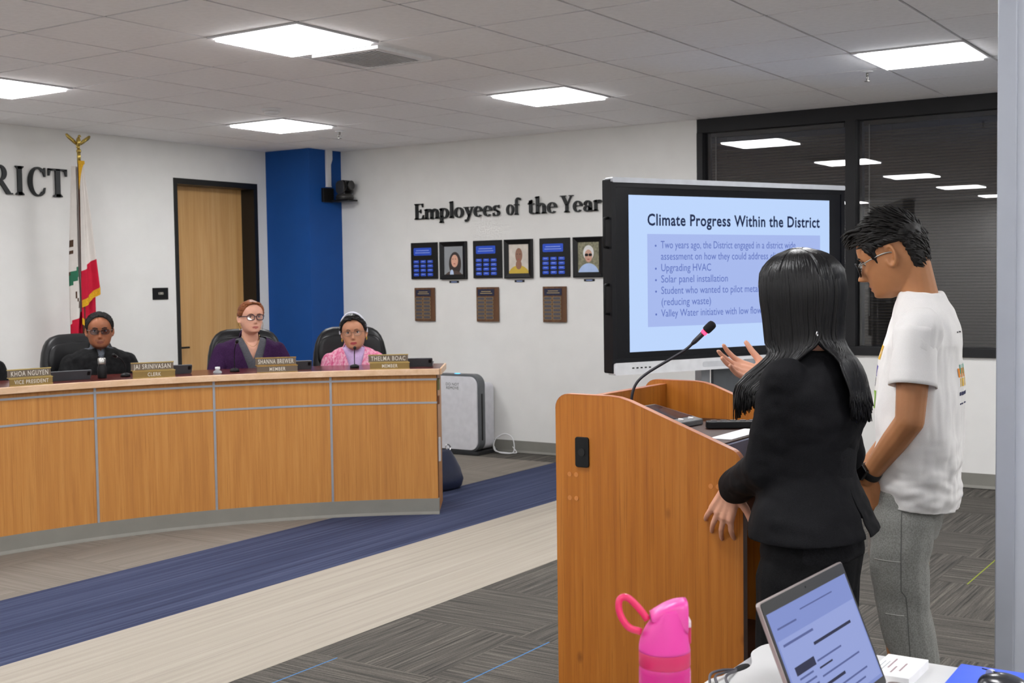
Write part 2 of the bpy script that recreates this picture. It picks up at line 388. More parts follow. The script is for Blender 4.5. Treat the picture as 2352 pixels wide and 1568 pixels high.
for k in range(3):
    ya, yb = edges[2 * k], edges[2 * k + 1]
    MB().box((WX + .045, yb, WZ + .062), (WX + .051, ya, CEIL - .105)).build('window_pane', M_PANE, win)
    bl = thing('venetian_blind', ['dark venetian blind behind the display, left of the window mullion', 'grey venetian blind behind the pane nearest the standing boy', 'grey venetian blind in the far pane beside the pillar'][k], 'blind', (WX + .1, (ya + yb) / 2, WZ + .062))
    L = (ya - yb) / 2 - .035; H = CEIL - .105 - WZ - .062
    MB().box((-.02, -L, H - .035), (.02, L, H - .003)).build('headrail', mat('blind_rail', '2d2c2b', .5), bl)
    sm = MB().loft([[Vector((-.0115, y, .0)), Vector((-.004, y, .0022)), Vector((.004, y, .0022)), Vector((.0115, y, 0)), Vector((.004, y, .0016)), Vector((-.004, y, .0016))] for y in (-L, L)]).mesh('slat'); sm.materials.append(M_SLAT)
    n = int((H - .07) / .0215)
    for q in range(n):
        o = bpy.data.objects.new('slat', sm); COL.objects.link(o); o.parent = bl; o.location = (0, 0, .02 + q * .0215); o.rotation_euler = (0, radians(-52), 0)
    MB().box((-.012, -L, .004), (.012, L, .012)).build('bottom_rail', mat('blind_rail', '2d2c2b'), bl)
    for y in (-L * .62, 0, L * .62): MB().box((-.014, y - .001, .01), (-.0128, y + .001, H - .03)).build('ladder_cord', mat('blind_cord', '4b4844', .8), bl)
    MB().tube([(-.02, L - .04, H - .03), (-.022, L - .04, .22)], .004, 6).build('tilt_wand', mat('wand', '9c9a96', .3), bl)
    MB().tube([(-.02, L - .13, H - .03), (-.022, L - .13, .3)], .0015, 5).build('pull_cord', mat('blind_cord', '4b4844', .8), bl)
# ---- white pillar at the near right, with an aluminium corner strip
pil = struct(MB().box((-1.5, -3.78, 0), (-1.2, -3.463, CEIL)).build('wall_pillar', mat('pillar_paint', 'a9adb6', .55, 0, .4, .02), bevel=.004), 'grey-white pillar standing behind the table')
MB().box((-1.506, -3.5, .0), (-1.2, -3.459, CEIL)).build('corner_strip', mat('pillar_strip', '999da6', .4, .2, .5, .02), pil, bevel=.003)
# ------------------------------------------------------------------ curved dais
DC = Vector((-.784, -1.135, 0)); DR = 3.258
def dpt(r, deg, z=0): a = radians(deg); return DC + Vector((r * cos(a), r * sin(a), z))
def dframe(r, deg, z=0):
    """local frame at the dais: x to the right of a sitter's audience view, y away from the audience"""
    a = radians(deg); return frame_mat(dpt(r, deg, z), (sin(a), -cos(a), 0), (cos(a), sin(a), 0))
def arc_box(mb, r0, r1, a0, a1, z0, z1, n=10):
    rings = []
    for k in range(n + 1):
        a = a0 + (a1 - a0) * k / n; rings.append([dpt(r0, a, z0), dpt(r1, a, z0), dpt(r1, a, z1), dpt(r0, a, z1)])
    return mb.loft(rings)
M_DW = wood('dais_laminate', 'ae743a', 'bd8140', 'c98f4c', 1.1, .42, dark='98602c')
M_TOP = wood('dais_top_red', '4a1c18', '5a2520', '6b302a', .6, .22, axis='x', spec=.6)
M_NOSE = wood('maple_nosing', 'd0aa84', 'dcb896', 'e6c6a6', .7, .4, axis='x')
M_STRIP = mat('strip_aluminium', 'a9adb4', .4, .6, .5, .04, 30)
EDG = [33.6, 45.4, 58.05, 70.5, 83.0, 95.5]
dais = thing('dais_desk', 'long curved wood-panelled dais desk with silver strips', 'desk', DC)
def dchild(mb, nm, m, par=dais, **k):
    o = mb.xform(Matrix.Translation(-DC)).build(nm, m, par, **k); return o
dchild(arc_box(MB(), DR + .018, DR + .05, EDG[0], EDG[-1], .098, .893, 40), 'core', mat('core_board', '6b4526', .7))
for i in range(5):
    a0, a1 = EDG[i], EDG[i + 1]; g_ = .075
    for z0, z1 in ((.098, .708), (.718, .857), (.867, .893)):
        dchild(arc_box(MB(), DR, DR + .018, a0 + g_, a1 - g_, z0, z1), 'wood_panel', M_DW)
    for z in (.7135, .862): dchild(arc_box(MB(), DR - .003, DR + .012, a0 + .02, a1 - .02, z - .006, z + .006), 'silver_strip', M_STRIP)
for a in EDG[1:-1]: dchild(MB().box((-.007, -.004, .098), (.007, .016, .893), M=dframe(DR, a)), 'silver_strip', M_STRIP)
mb = MB(); rings = []
for k in range(41):
    a = EDG[0] - .06 + (EDG[-1] - EDG[0]) * k / 40; rings.append([dpt(DR + q, a, z) for q, z in ((-.018, 0), (-.016, .006), (-.008, .018), (-.006, .1), (.03, .1), (.03, 0))])
tag(dchild(mb.loft(rings), 'toe_base', M_BASE), 'grey rubber base strip')
top = dchild(arc_box(MB(), DR - .012, DR + .50, EDG[0] - .35, EDG[-1], .894, .9295, 40), 'worktop', M_TOP)
dchild(arc_box(MB(), DR - .045, DR - .012, EDG[0] - .35, EDG[-1], .893, .9305, 40), 'nosing', M_NOSE, top, bevel=.003)
dchild(arc_box(MB(), DR - .012, DR + .50, EDG[0] - .55, EDG[0] - .35, .893, .9305, 2), 'nosing', M_NOSE, top)
dchild(MB().box((-.012, .02, .0), (.012, .49, .893), M=dframe(DR, EDG[0] + .22)), 'end_panel', M_DW)
for a in (52, 70, 88): dchild(MB().box((-.012, .05, .0), (.012, .46, .893), M=dframe(DR, a)), 'support_panel', M_DW)
e = dframe(DR, EDG[0], 0)
dchild(MB().box((-.002, .03, .79), (.012, .12, .86), M=e), 'wall_plate', mat('olive_plate', '6a6a3a', .5)); dchild(MB().box((-.002, .03, .70), (.012, .09, .75), M=e), 'cable_bracket', mat('brown_bracket', '7a4a28', .5))
dchild(MB().box((0, .05, .33), (.012, .11, .48), M=e), 'outlet_cover', M_WHT)
# ---- two-tier name plates
M_GOLD = mat('gold_edge', 'd9bd78', .22, .85, .5, .05); M_PLB = mat('bronze_plate', '6f6357', .35, .35, .5, .06); M_PLT = mat('gold_plate', '8f7848', .35, .5, .5, .06); M_LET = mat('engraved_white', 'd8d3c6', .6)
def nameplate(deg, n1, n2, label, dx=0, m2=None, lean=0):
    M = dframe(DR, deg, .9308) @ Matrix.Translation((dx, .012, 0)) @ Matrix.Rotation(radians(lean), 4, 'Z')
    t = thing('name_plate', label, 'name plate', M.translation, 0, 'name plates along the dais edge'); T = Matrix.Translation(-M.translation) @ M
    def pl_(nm, x, z0, z1, s, m, sz, y):
        p = MB().box((-.125 + x, y, z0), (.125 + x, y + .012, z1), M=T).build(nm, m, t, bevel=.001)
        MB().box((-.127 + x, y - .0015, z1 - .004), (.127 + x, y + .014, z1 + .0015), M=T).build('gold_edge', M_GOLD, p); MB().box((-.127 + x, y - .0015, z0 - .0005), (.127 + x, y + .013, z0 + .003), M=T).build('gold_edge', M_GOLD, p)
        F = T @ frame_mat((x, y - .0008, (z0 + z1) / 2 - sz * .35), (1, 0, 0), (0, 0, 1)); vs, fs = text_mesh(s, sz, 0, 'CENTER', 1.15, .0003); kx = min(.78, .218 / (max(v.x for v in vs) - min(v.x for v in vs))); MB().add([F @ Vector((v.x * kx, v.y, v.z)) for v in vs], fs).build('lettering', M_LET, p, fix=False)
    pl_('lower_plate', .004, .0, .042, n2, m2 or M_PLT, .031, .0); pl_('upper_plate', -.004, .045, .092, n1, M_PLB, .039, .004)
    MB().box((-.11, .013, 0), (.11, .03, .05), M=T).build('holder', M_PLB, t)
nameplate(76.8, 'KHOA NGUYEN', 'VICE PRESIDENT', 'two-tier name plate lettered vice president', lean=4)
nameplate(64.3, 'JAI SRINIVASAN', 'CLERK', 'two-tier name plate lettered clerk', lean=-2)
nameplate(51.2, 'SHANNA BREWER', 'MEMBER', 'two-tier name plate lettered member in front of the purple cardigan', m2=M_PLB)
nameplate(38.9, 'THELMA BOAC', 'MEMBER', 'two-tier name plate lettered member in front of the pink jacket')
# ---- gooseneck microphones, folded laptops, bottles on the dais
def gooseneck(deg, r, h, label, lean=(0, -.1)):
    M = dframe(DR + r, deg, .9305); t = thing('desk_microphone', label, 'microphone', M.translation, 0, 'gooseneck microphones on the dais'); T = Matrix.Translation(-M.translation) @ M
    MB().lathe([(.03, 0), (.03, .012), (.022, .02), (.008, .024)], 16, M=T).build('base', M_BLK, t, True)
    pts = bez([T @ Vector(q) for q in ((0, 0, .02), (0, 0, h * .5), (lean[0] * .4, lean[1] * .35, h * .82), (lean[0], lean[1], h))], 6)
    MB().tube(pts, .003, 6).build('gooseneck', M_BLK, t, True)
    d = (pts[-1] - pts[-3]).normalized(); MB().cap_(pts[-1], pts[-1] + d * .022, .009, .0105, 12).build('capsule', M_BLK, t, True)
    MB().lathe([(.0075, 0), (.0075, .004)], 12, M=Matrix.Translation(pts[-1] - d * .012) @ d.to_track_quat('Z', 'Y').to_matrix().to_4x4()).build('light_ring', mat('mic_ring', '8a8a8a', .3, .5), t)
gooseneck(55.2, .20, .19, 'black gooseneck microphone in front of the purple cardigan'); gooseneck(42.6, .20, .13, 'black gooseneck microphone in front of the pink jacket'); gooseneck(66.2, .22, .13, 'black gooseneck microphone beside the clerk name plate', (-.07, -.05)); gooseneck(79.2, .25, .11, 'black gooseneck microphone beside the vice president name plate', (-.05, 0))
def desk_tablet(deg, r, dx, label, wd=.25):
    M = dframe(DR + r, deg, .9345) @ Matrix.Translation((dx, 0, 0)); t = thing('tablet', label, 'tablet', M.translation, 0, 'tablets standing on the dais'); T = Matrix.Translation(-M.translation) @ M
    R_ = T @ Matrix.Rotation(radians(-38), 4, 'X') 
    MB().rbox((-wd/2, 0, .0), (wd/2, .008, .062), .008, 1, M=T @ Matrix.Rotation(radians(28), 4, 'X') @ Matrix.Translation((0, -.01, 0))).build('case', mat('tablet_case', '47494d', .5), t)
    MB().box((-wd/2, .0, 0), (wd/2, .16, .006), M=T).build('keyboard_cover', mat('tablet_case2', '2d2e31', .6), t)
    MB().rbox((wd/2 - .026, -.013, .030), (wd/2 - .008, -.009, .054), .005, 1, M=T @ Matrix.Rotation(radians(28), 4, 'X')).build('camera_island', M_BLK, t)
desk_tablet(72.2, .20, .02, 'grey tablet propped between the two left name plates'); desk_tablet(61.5, .24, .0, 'grey tablet half hidden behind the clerk name plate', .24); desk_tablet(49.2, .22, 0, 'grey tablet half hidden behind the plate by the purple cardigan'); desk_tablet(36.3, .20, 0, 'grey tablet half hidden behind the plate by the pink jacket')
M = dpt(DR + .2, 68.6, .9305); t = thing('water_flask', 'black flask with a silver cap on the dais', 'flask', M)
MB().lathe([(.025, 0), (.027, .005), (.027, .062), (.022, .076), (.021, .088)], 20).build('body', M_BLK, t, True); MB().lathe([(.0225, .084), (.0235, .088), (.0235, .118), (.019, .122), (.004, .123)], 20).build('cap', mat('steel_cap', 'b9b7b2', .25, .9), t, True)
M = dpt(DR + .12, 57.2, .9305); t = thing('bottle', 'small clear bottle with a white cap on the dais', 'bottle', M)
MB().lathe([(.026, 0), (.028, .004), (.026, .012), (.012, .022), (.011, .026)], 16).build('body', mat('clear_plastic', 'dfe4e8', .1, 0, .5, Transmission_Weight=.7), t, True); MB().lathe([(.014, .025), (.015, .027), (.015, .04), (.004, .041)], 16).build('cap', M_WHT, t, True)
M = dpt(DR + .22, 34.5, .9305); t = thing('cup', 'small clear plastic cup at the end of the dais', 'cup', M)
MB().lathe([(.018, 0), (.02, .003), (.024, .03), (.023, .03), (.018, .005), (.002, .004)], 16).build('wall', mat('clear_plastic', 'dfe4e8', .1), t, True); MB().lathe([(.0235, .028), (.025, .029), (.025, .032), (.0235, .032)], 16).build('rim', mat('clear_plastic', 'dfe4e8', .1), t, True)
# ------------------------------------------------------------------ executive chairs
M_LEA = mat('black_leather', '111113', .42, 0, .35, .12, 12, .25, 90)
def chair_proto():
    t = thing('office_chair', '', 'chair')
    def pad(w, hh, th, n=28):
        rings = []
        for y, k in ((-.5, .86), (-.42, .95), (-.2, 1), (.2, 1), (.42, .95), (.5, .84)):
            ring = []
            for i in range(n):
                a = 2 * pi * i / n; c_, s_ = cos(a), sin(a); p = 2 / 4.2
                x = math.copysign(abs(c_) ** p, c_) * w / 2 * k; z = math.copysign(abs(s_) ** p, s_) * hh / 2 * k
                ring.append(Vector((x * (1 - .10 * max(0, z / (hh / 2))), y * th - .10 * (x / (w / 2)) ** 2 * (-.35), z)))
            rings.append(ring)
        return MB().loft(rings)
    MB_ = pad(.54, .72, .11); MB_.xform(Matrix.Translation((0, -.27, .815)) @ Matrix.Rotation(radians(8), 4, 'X')); bk = MB_.build('backrest', M_LEA, t, True)
    p2 = pad(.46, .24, .06); p2.xform(Matrix.Translation((0, -.255, 1.0)) @ Matrix.Rotation(radians(8), 4, 'X')); p2.build('head_cushion', M_LEA, bk, True)
    s_ = pad(.52, .52, .1); s_.xform(Matrix.Translation((0, 0, .42)) @ Matrix.Rotation(radians(-90), 4, 'X')); s_.build('seat', M_LEA, t, True)
    for q in (-1, 1):
        MB().tube(bez([(q * .27, -.2, .42), (q * .30, -.21, .55), (q * .30, -.15, .63), (q * .30, .1, .64), (q * .30, .16, .58), (q * .27, .13, .42)], 6), .018, 8).build('armrest', M_BLK, t, True)
        MB().rbox((q * .30 - .03, -.16, .635), (q * .30 + .03, .12, .66), .028).build('arm_pad', M_LEA, t, True)
    MB().lathe([(.045, .12), (.045, .3), (.028, .3), (.028, .38), (.09, .39)], 16).build('gas_column', M_BLK, t, True)
    for k in range(5):
        a = 2 * pi * k / 5; l = MB().tube([(.03 * cos(a), .03 * sin(a), .13), (.3 * cos(a), .3 * sin(a), .075)], [.03, .018], 8).build('leg', M_BLK, t, True)
        MB().lathe([(.004, -.012), (.03, -.012), (.03, .012), (.004, .012)], 14, M=Matrix.Translation((.3 * cos(a), .3 * sin(a), .03)) @ Matrix.Rotation(a, 4, 'Z') @ Matrix.Rotation(pi / 2, 4, 'X')).build('caster', M_BLK, l)
    return t
chair = chair_proto()
def rad_dir(p): return math.degrees(math.atan2(p[1] - DC.y, p[0] - DC.x))
SEATS = [((.767, 2.469), 64.9), ((1.589, 1.96), 52.5), ((2.078, 1.482), 42.4), (None, 78.5)]
CH_L = ['black leather office chair under the man in glasses', 'black leather office chair under the woman in purple', 'black leather office chair under the woman in pink', 'black leather office chair behind the vice president name plate']
for i, (p, dg) in enumerate(SEATS):
    q = dpt(3.9, dg) if p is None else Vector((p[0], p[1], 0)); c_ = chair if i == 0 else dup(chair)
    off = Vector((cos(radians(dg)), sin(radians(dg)), 0)) * .06; c_.location = q + off
    face = radians(dg + 180); c_.rotation_euler = (0, 0, face - pi / 2 + [radians(14), radians(0), radians(4), 0][i]); c_['label'] = CH_L[i]; c_['group'] = 'black chairs behind the dais'
# ------------------------------------------------------------------ air purifier, cord, handbag
t = thing('air_purifier', 'white air purifier with a grey rim standing by the wall', 'air purifier', (4.25, 2.22, 0))
M_PG = mat('purifier_grey', '5c5f62', .4)
def yz_round(mb, x0, x1, y0, y1, z0, z1, r): return mb.rbox((x0, y0, z0), (x1, y1, z1), r, 0, 7)
yz_round(MB(), .0, .09, -.25, .25, .02, .685, .09).build('rim', M_PG, t, bevel=.006)
fp = yz_round(MB(), -.014, .002, -.235, .235, .035, .665, .075).build('front_panel', mat('purifier_white', 'd3d3d8', .35), t, bevel=.004)
yz_round(MB(), .09, .262, -.225, .225, .03, .60, .05).build('body', mat('purifier_white', 'd3d3d8', .35), t, bevel=.01)
MB().box((.03, -.2515, .12), (.05, -.249, .52)).build('side_slot', M_BLK, t); MB().box((.03, .249, .12), (.05, .2515, .52)).build('side_slot', M_BLK, t)
MB().rbox((-.03, -.255, 0), (.265, .255, .025), .02).build('base', mat('purifier_base', '2c2d2f', .4), t)
MB().box((.02, -.02, .684), (.05, .02, .687)).build('indicator_light', emis('blue_led', '3fb4ff', 3), t)
for s_, z in (('DO NOT', .585), ('REMOVE', .553)):
    put_text('lettering', s_, .034, frame_mat((-.0148, .02, z), (0, -1, 0), (0, 0, 1)), mat('print_black', '242424', .7), fp, space=1.05)
o = MB().tube(bez([(4.45, 1.96, .05), (4.40, 1.90, .02), (4.36, 1.80, .012), (4.42, 1.74, .02), (4.44, 1.76, .13), (4.42, 1.83, .17), (4.38, 1.90, .12), (4.37, 1.90, .03), (4.40, 1.80, .012), (4.42, 1.72, .012), (4.46, 1.74, .02), (4.50, 1.80, .05)], 8), .0045, 6).build('power_cord', M_WHT, None, True); tag(o, 'looped white power cord on the carpet beside the air purifier', 'power cord')
t = thing('handbag', 'navy leather handbag resting on the carpet by the dais end', 'handbag', (2.665, 1.20, 0), radians(-10)); M_BAG = mat('navy_leather', '2b3148', .4, 0, .5, .08, 20, .2, 120)
rings = []
for z, wx, wy in ((0, .13, .06), (.02, .17, .085), (.07, .185, .095), (.15, .165, .075), (.22, .13, .045), (.27, .10, .02), (.285, .09, .008)):
    rings.append([Vector((math.copysign(abs(cos(a)) ** .6, cos(a)) * wx, math.copysign(abs(sin(a)) ** .8, sin(a)) * wy, z)) for a in [2 * pi * k / 28 for k in range(28)]])
bag = MB().loft(rings).build('body', M_BAG, t, True)
MB().tube(bez([(.0, -.0, .285), (.05, 0, .28), (.10, -.0, .262), (.135, 0, .21), (.172, 0, .14), (.19, 0, .07), (.172, 0, .015)], 6), .004, 6).build('piping', mat('bag_piping', '191c2a', .4), bag, True)
MB().tube([(.075 + .022 * cos(a), .022 * sin(a) * .3, .295 + .022 * sin(a)) for a in [2 * pi * k / 14 for k in range(15)]], .0055, 8).build('ring', M_CHROME, t, True)
MB().tube(bez([(-.09, .0, .28), (-.10, .02, .30), (-.02, .05, .22), (.06, .03, .27)], 6), .008, 8).build('strap', M_BAG, t, True)
# ------------------------------------------------------------------ serif wall lettering (own outlines)
def glyph(ch):
    """list of closed polygons in units of the cap height, and the advance width"""
    S, Tn, SF = .17, .065, .055; P = []; R_ = lambda x0, y0, x1, y1: P.append([(x0, y0), (x1, y0), (x1, y1), (x0, y1)])
    def stem(x, y0, y1, w=S): R_(x, y0, x + w, y1)
    def foot(x, y, w=S, ex=.075, up=True):
        b = .05 if up else -.05; s = SF if up else -SF
        P.append([(x - ex, y), (x + w + ex, y), (x + w + ex, y + s * .6), (x + w, y + s + b), (x, y + s + b), (x - ex, y + s * .6)])
    def bowl(cx, cy, rx, ry, a0, a1, wv=S, wh=Tn, n=18):
        o_, i_ = [], []
        for k in range(n + 1):
            a = radians(a0 + (a1 - a0) * k / n); o_.append((cx + rx * cos(a), cy + ry * sin(a))); i_.append((cx + (rx - wv) * cos(a), cy + (ry - wh) * sin(a)))
        for k in range(n): P.append([o_[k], o_[k+1], i_[k+1], i_[k]])
    def diag(x0, y0, x1, y1, w): P.append([(x0, y0), (x0 + w, y0), (x1 + w, y1), (x1, y1)])
    X = .64
    if ch == 'I': stem(.1, 0, 1); foot(.1, 0); foot(.1, 1, up=False); a = .38
    elif ch == 'T': stem(.29, 0, 1); foot(.29, 0); R_(0.03, .935, .72, 1); P.append([(.03, 1), (.03, .74), (.075, .74), (.11, .9), (.2, .95)]); P.append([(.72, 1), (.72, .74), (.675, .74), (.64, .9), (.55, .95)]); a = .76
    elif ch == 'C': bowl(.43, .5, .41, .52, 48, 312, .18, .065, 30); P.append([(.70, 1), (.745, 1), (.745, .68), (.70, .68), (.64, .84)]); P.append([(.745, .30), (.70, .30), (.63, .14), (.70, .1)]); a = .80
    elif ch == 'R': stem(.1, 0, 1); foot(.1, 0); foot(.1, 1, up=False, ex=.06); R_(.2, .94, .42, 1); R_(.2, .44, .42, .5); bowl(.42, .72, .28, .28, -90, 90, .17, .06); P.append([(.36, .46), (.54, .46), (.84, .05), (.92, .05), (.92, 0), (.68, 0)]); a = .86
    elif ch == 'E': stem(.1, 0, 1); foot(.1, 0, ex=.06); foot(.1, 1, up=False, ex=.06); R_(.1, .94, .62, 1); R_(.1, 0, .64, .06); R_(.2, .48, .48, .54); P.append([(.62, 1), (.62, .76), (.58, .76), (.52, .95)]); P.append([(.66, .27), (.62, .27), (.52, .04), (.64, 0)]); P.append([(.48, .64), (.48, .38), (.45, .38), (.40, .5), (.45, .64)]); a = .70
    elif ch == 'Y': stem(.30, 0, .46); foot(.30, 0); P.append([(.04, 1), (.23, 1), (.47, .48), (.40, .40), (.30, .42)]); P.append([(.62, 1), (.70, 1), (.47, .46), (.40, .40), (.40, .48)]); R_(-.02, .955, .32, 1); R_(.52, .955, .78, 1); a = .74
    elif ch == 'l' or ch == 'h' or ch == 'f' or ch == 't' or ch == 'p' or ch in 'mnr':
        if ch == 'l': stem(.07, 0, 1.04); foot(.07, 0, ex=.05); P.append([(.0, .98), (.24, 1.05), (.24, .95), (.07, .92)]); a = .31
        if ch == 'h': stem(.07, 0, 1.04); foot(.07, 0, ex=.05); P.append([(.0, .98), (.24, 1.05), (.24, .95), (.07, .92)]); bowl(.38, X - .24, .24, .25, 0, 165, .17, .1); stem(.45, 0, X - .2); foot(.45, 0, ex=.05); a = .69
        if ch == 'f': stem(.1, 0, .85); foot(.1, 0, ex=.06); R_(0, X - .06, .40, X); bowl(.34, .82, .24, .23, 40, 180, .17, .07); P.append([(.44, 1.02), (.54, .98), (.53, .87), (.43, .87), (.40, .94)]); a = .42
        if ch == 't': stem(.09, .1, .82); P.append([(.02, X), (.2, .86), (.26, .86), (.26, X), (.4, X), (.4, X - .06), (.02, X - .06)]); bowl(.28, .16, .19, .17, 180, 320, .17, .07); a = .42
        if ch == 'p': stem(.07, -.28, X); foot(.07, -.28, ex=.05); P.append([(.0, X - .05), (.22, X + .02), (.24, X - .1), (.07, X - .12)]); bowl(.35, X / 2, .29, X / 2 + .01, -150, 150, .17, .07, 26); a = .68
        if ch in 'mn':
            for k in range(2 if ch == 'm' else 1): bowl(.37 + .36 * k, X - .22, .23, .23, 0, 165, .17, .1); stem(.43 + .36 * k, 0, X - .2); foot(.43 + .36 * k, 0, ex=.045)
            stem(.07, 0, X); foot(.07, 0, ex=.045); P.append([(.0, X - .05), (.22, X + .02), (.24, X - .1), (.07, X - .12)]); a = 1.02 if ch == 'm' else .66
        if ch == 'r': stem(.07, 0, X); foot(.07, 0, ex=.05); P.append([(.0, X - .05), (.22, X + .02), (.24, X - .1), (.07, X - .12)]); bowl(.36, X - .2, .2, .21, 75, 170, .15, .1); bowl(.42, X - .09, .085, .095, 0, 360, .08, .09); a = .52
    elif ch == 'o': bowl(.33, X / 2, .31, X / 2 + .015, 0, 360, .17, .06, 32); a = .66
    elif ch == 'e': bowl(.31, X / 2, .29, X / 2 + .015, 8, 318, .17, .06, 30); R_(.12, X / 2 + .01, .59, X / 2 + .065); a = .62
    elif ch == 'a': bowl(.25, .17, .22, .185, 0, 360, .15, .06, 22); stem(.36, .06, .45); bowl(.29, .42, .24, .23, 0, 165, .17, .07); P.append([(.36, .08), (.42, -.01), (.58, .0), (.62, .06), (.53, .08), (.53, .2), (.36, .2)]); bowl(.13, .44, .085, .09, 0, 360, .08, .085, 12); a = .62
    elif ch == 's': bowl(.25, .465, .21, .19, 60, 250, .15, .07); bowl(.25, .165, .22, .185, -120, 75, .15, .07); P.append([(.40, .66), (.44, .66), (.44, .46), (.40, .46), (.33, .58)]); P.append([(.03, .2), (.07, .2), (.16, .06), (.08, -.02), (.03, -.02)]); P.append([(.08, .40), (.20, .42), (.43, .27), (.45, .18), (.33, .2)]); a = .50
    elif ch == 'y': P.append([(.05, X), (.23, X), (.42, .16), (.36, .0), (.31, .0)]); P.append([(.52, X), (.59, X), (.30, -.2), (.22, -.28), (.15, -.25)]); R_(-.01, X - .045, .31, X); R_(.42, X - .045, .66, X); bowl(.14, -.21, .085, .085, 0, 360, .08, .08, 12); a = .62
    else: a = .34
    return P, a
def wall_letters(t, items, M, h, m, depth):
    """items: (character, x position in metres)"""
    for ch, x, kx in items:
        P, a = glyph(ch); mb = MB()
        for poly in P: mb.prism([(x + px * h * kx, py * h) for px, py in poly], .006, .006 + depth, 2, 0, M)
        mb.build('letter', m, t)
M_LB = mat('letter_black', '171a1b', .5, 0, .4)
t = thing('wall_lettering', 'large black serif letters on the wall behind the dais', 'lettering', (1.6, BY, 2.18))
T = frame_mat((-1.6 + 1.6, 0, 0), (1, 0, 0), (0, 0, 1)); T.translation = Vector((0, 0, 0))
wall_letters(t, [('R', 1.205 - 1.6, 1.0), ('I', 1.427 - 1.6, 1.0), ('C', 1.535 - 1.6, .97), ('T', 1.712 - 1.6, 1.13)], T, .218, M_LB, .016)
t = thing('wall_lettering', 'black serif wall lettering reading Employees of the Year', 'lettering', (WX, 2.83, 2.038))
T = frame_mat((0, 0, 0), (0, -1, 0), (0, 0, 1)); items = []
def word(s, x0, x1, kx=None):
    adv = [glyph(c)[1] for c in s]; k = (x1 - x0) / (sum(adv) * .14); x = x0
    for c, a in zip(s, adv): items.append((c, x, k)); x += a * .14 * k
word('Employees', -.01, .925); word('of', .985, 1.12); word('the', 1.205, 1.50); word('Year', 1.53, 1.925)
wall_letters(t, items, T, .14, M_LB, .016)
# ------------------------------------------------------------------ plaques, portraits, tags on the window-side wall
def wallrect(mb, y0, y1, z0, z1, d0, d1, r=0, M=None):
    """box on the x=WX wall; y0>y1 (left to right in view), d = distance off the wall"""
    lo, hi = (-d1, y1, z0), (-d0, y0, z1)
    return mb.rbox(lo, hi, r, 0, 4) if r else mb.box(lo, hi)
M_BP = mat('plaque_black', '0e0e10', .4, 0, .3); M_BLP = mat('blue_plate', '2350c8', .35, .2); M_BTX = mat('pale_print', '9fb4f0', .6)
cols = [((2.884, 2.590), (2.558, 2.269), (2.850, 2.626), (2.465, 2.365), 'long-haired woman'), ((2.197, 1.899), (1.869, 1.584), (2.168, 1.937), (1.773, 1.675), 'bald man in yellow'), ((1.512, 1.217), (1.183, .898), (1.484, 1.255), (1.088, .989), 'white-haired person in sunglasses')]
seq = ['portrait of the long-haired woman', 'portrait of the bald man', 'portrait of the white-haired person']
def lines(par, rows, m, d):
    for y0, y1, z in rows: wallrect(MB(), y0, y1, z - .0025, z + .0025, d, d + .0006).build('engraving', m, par)
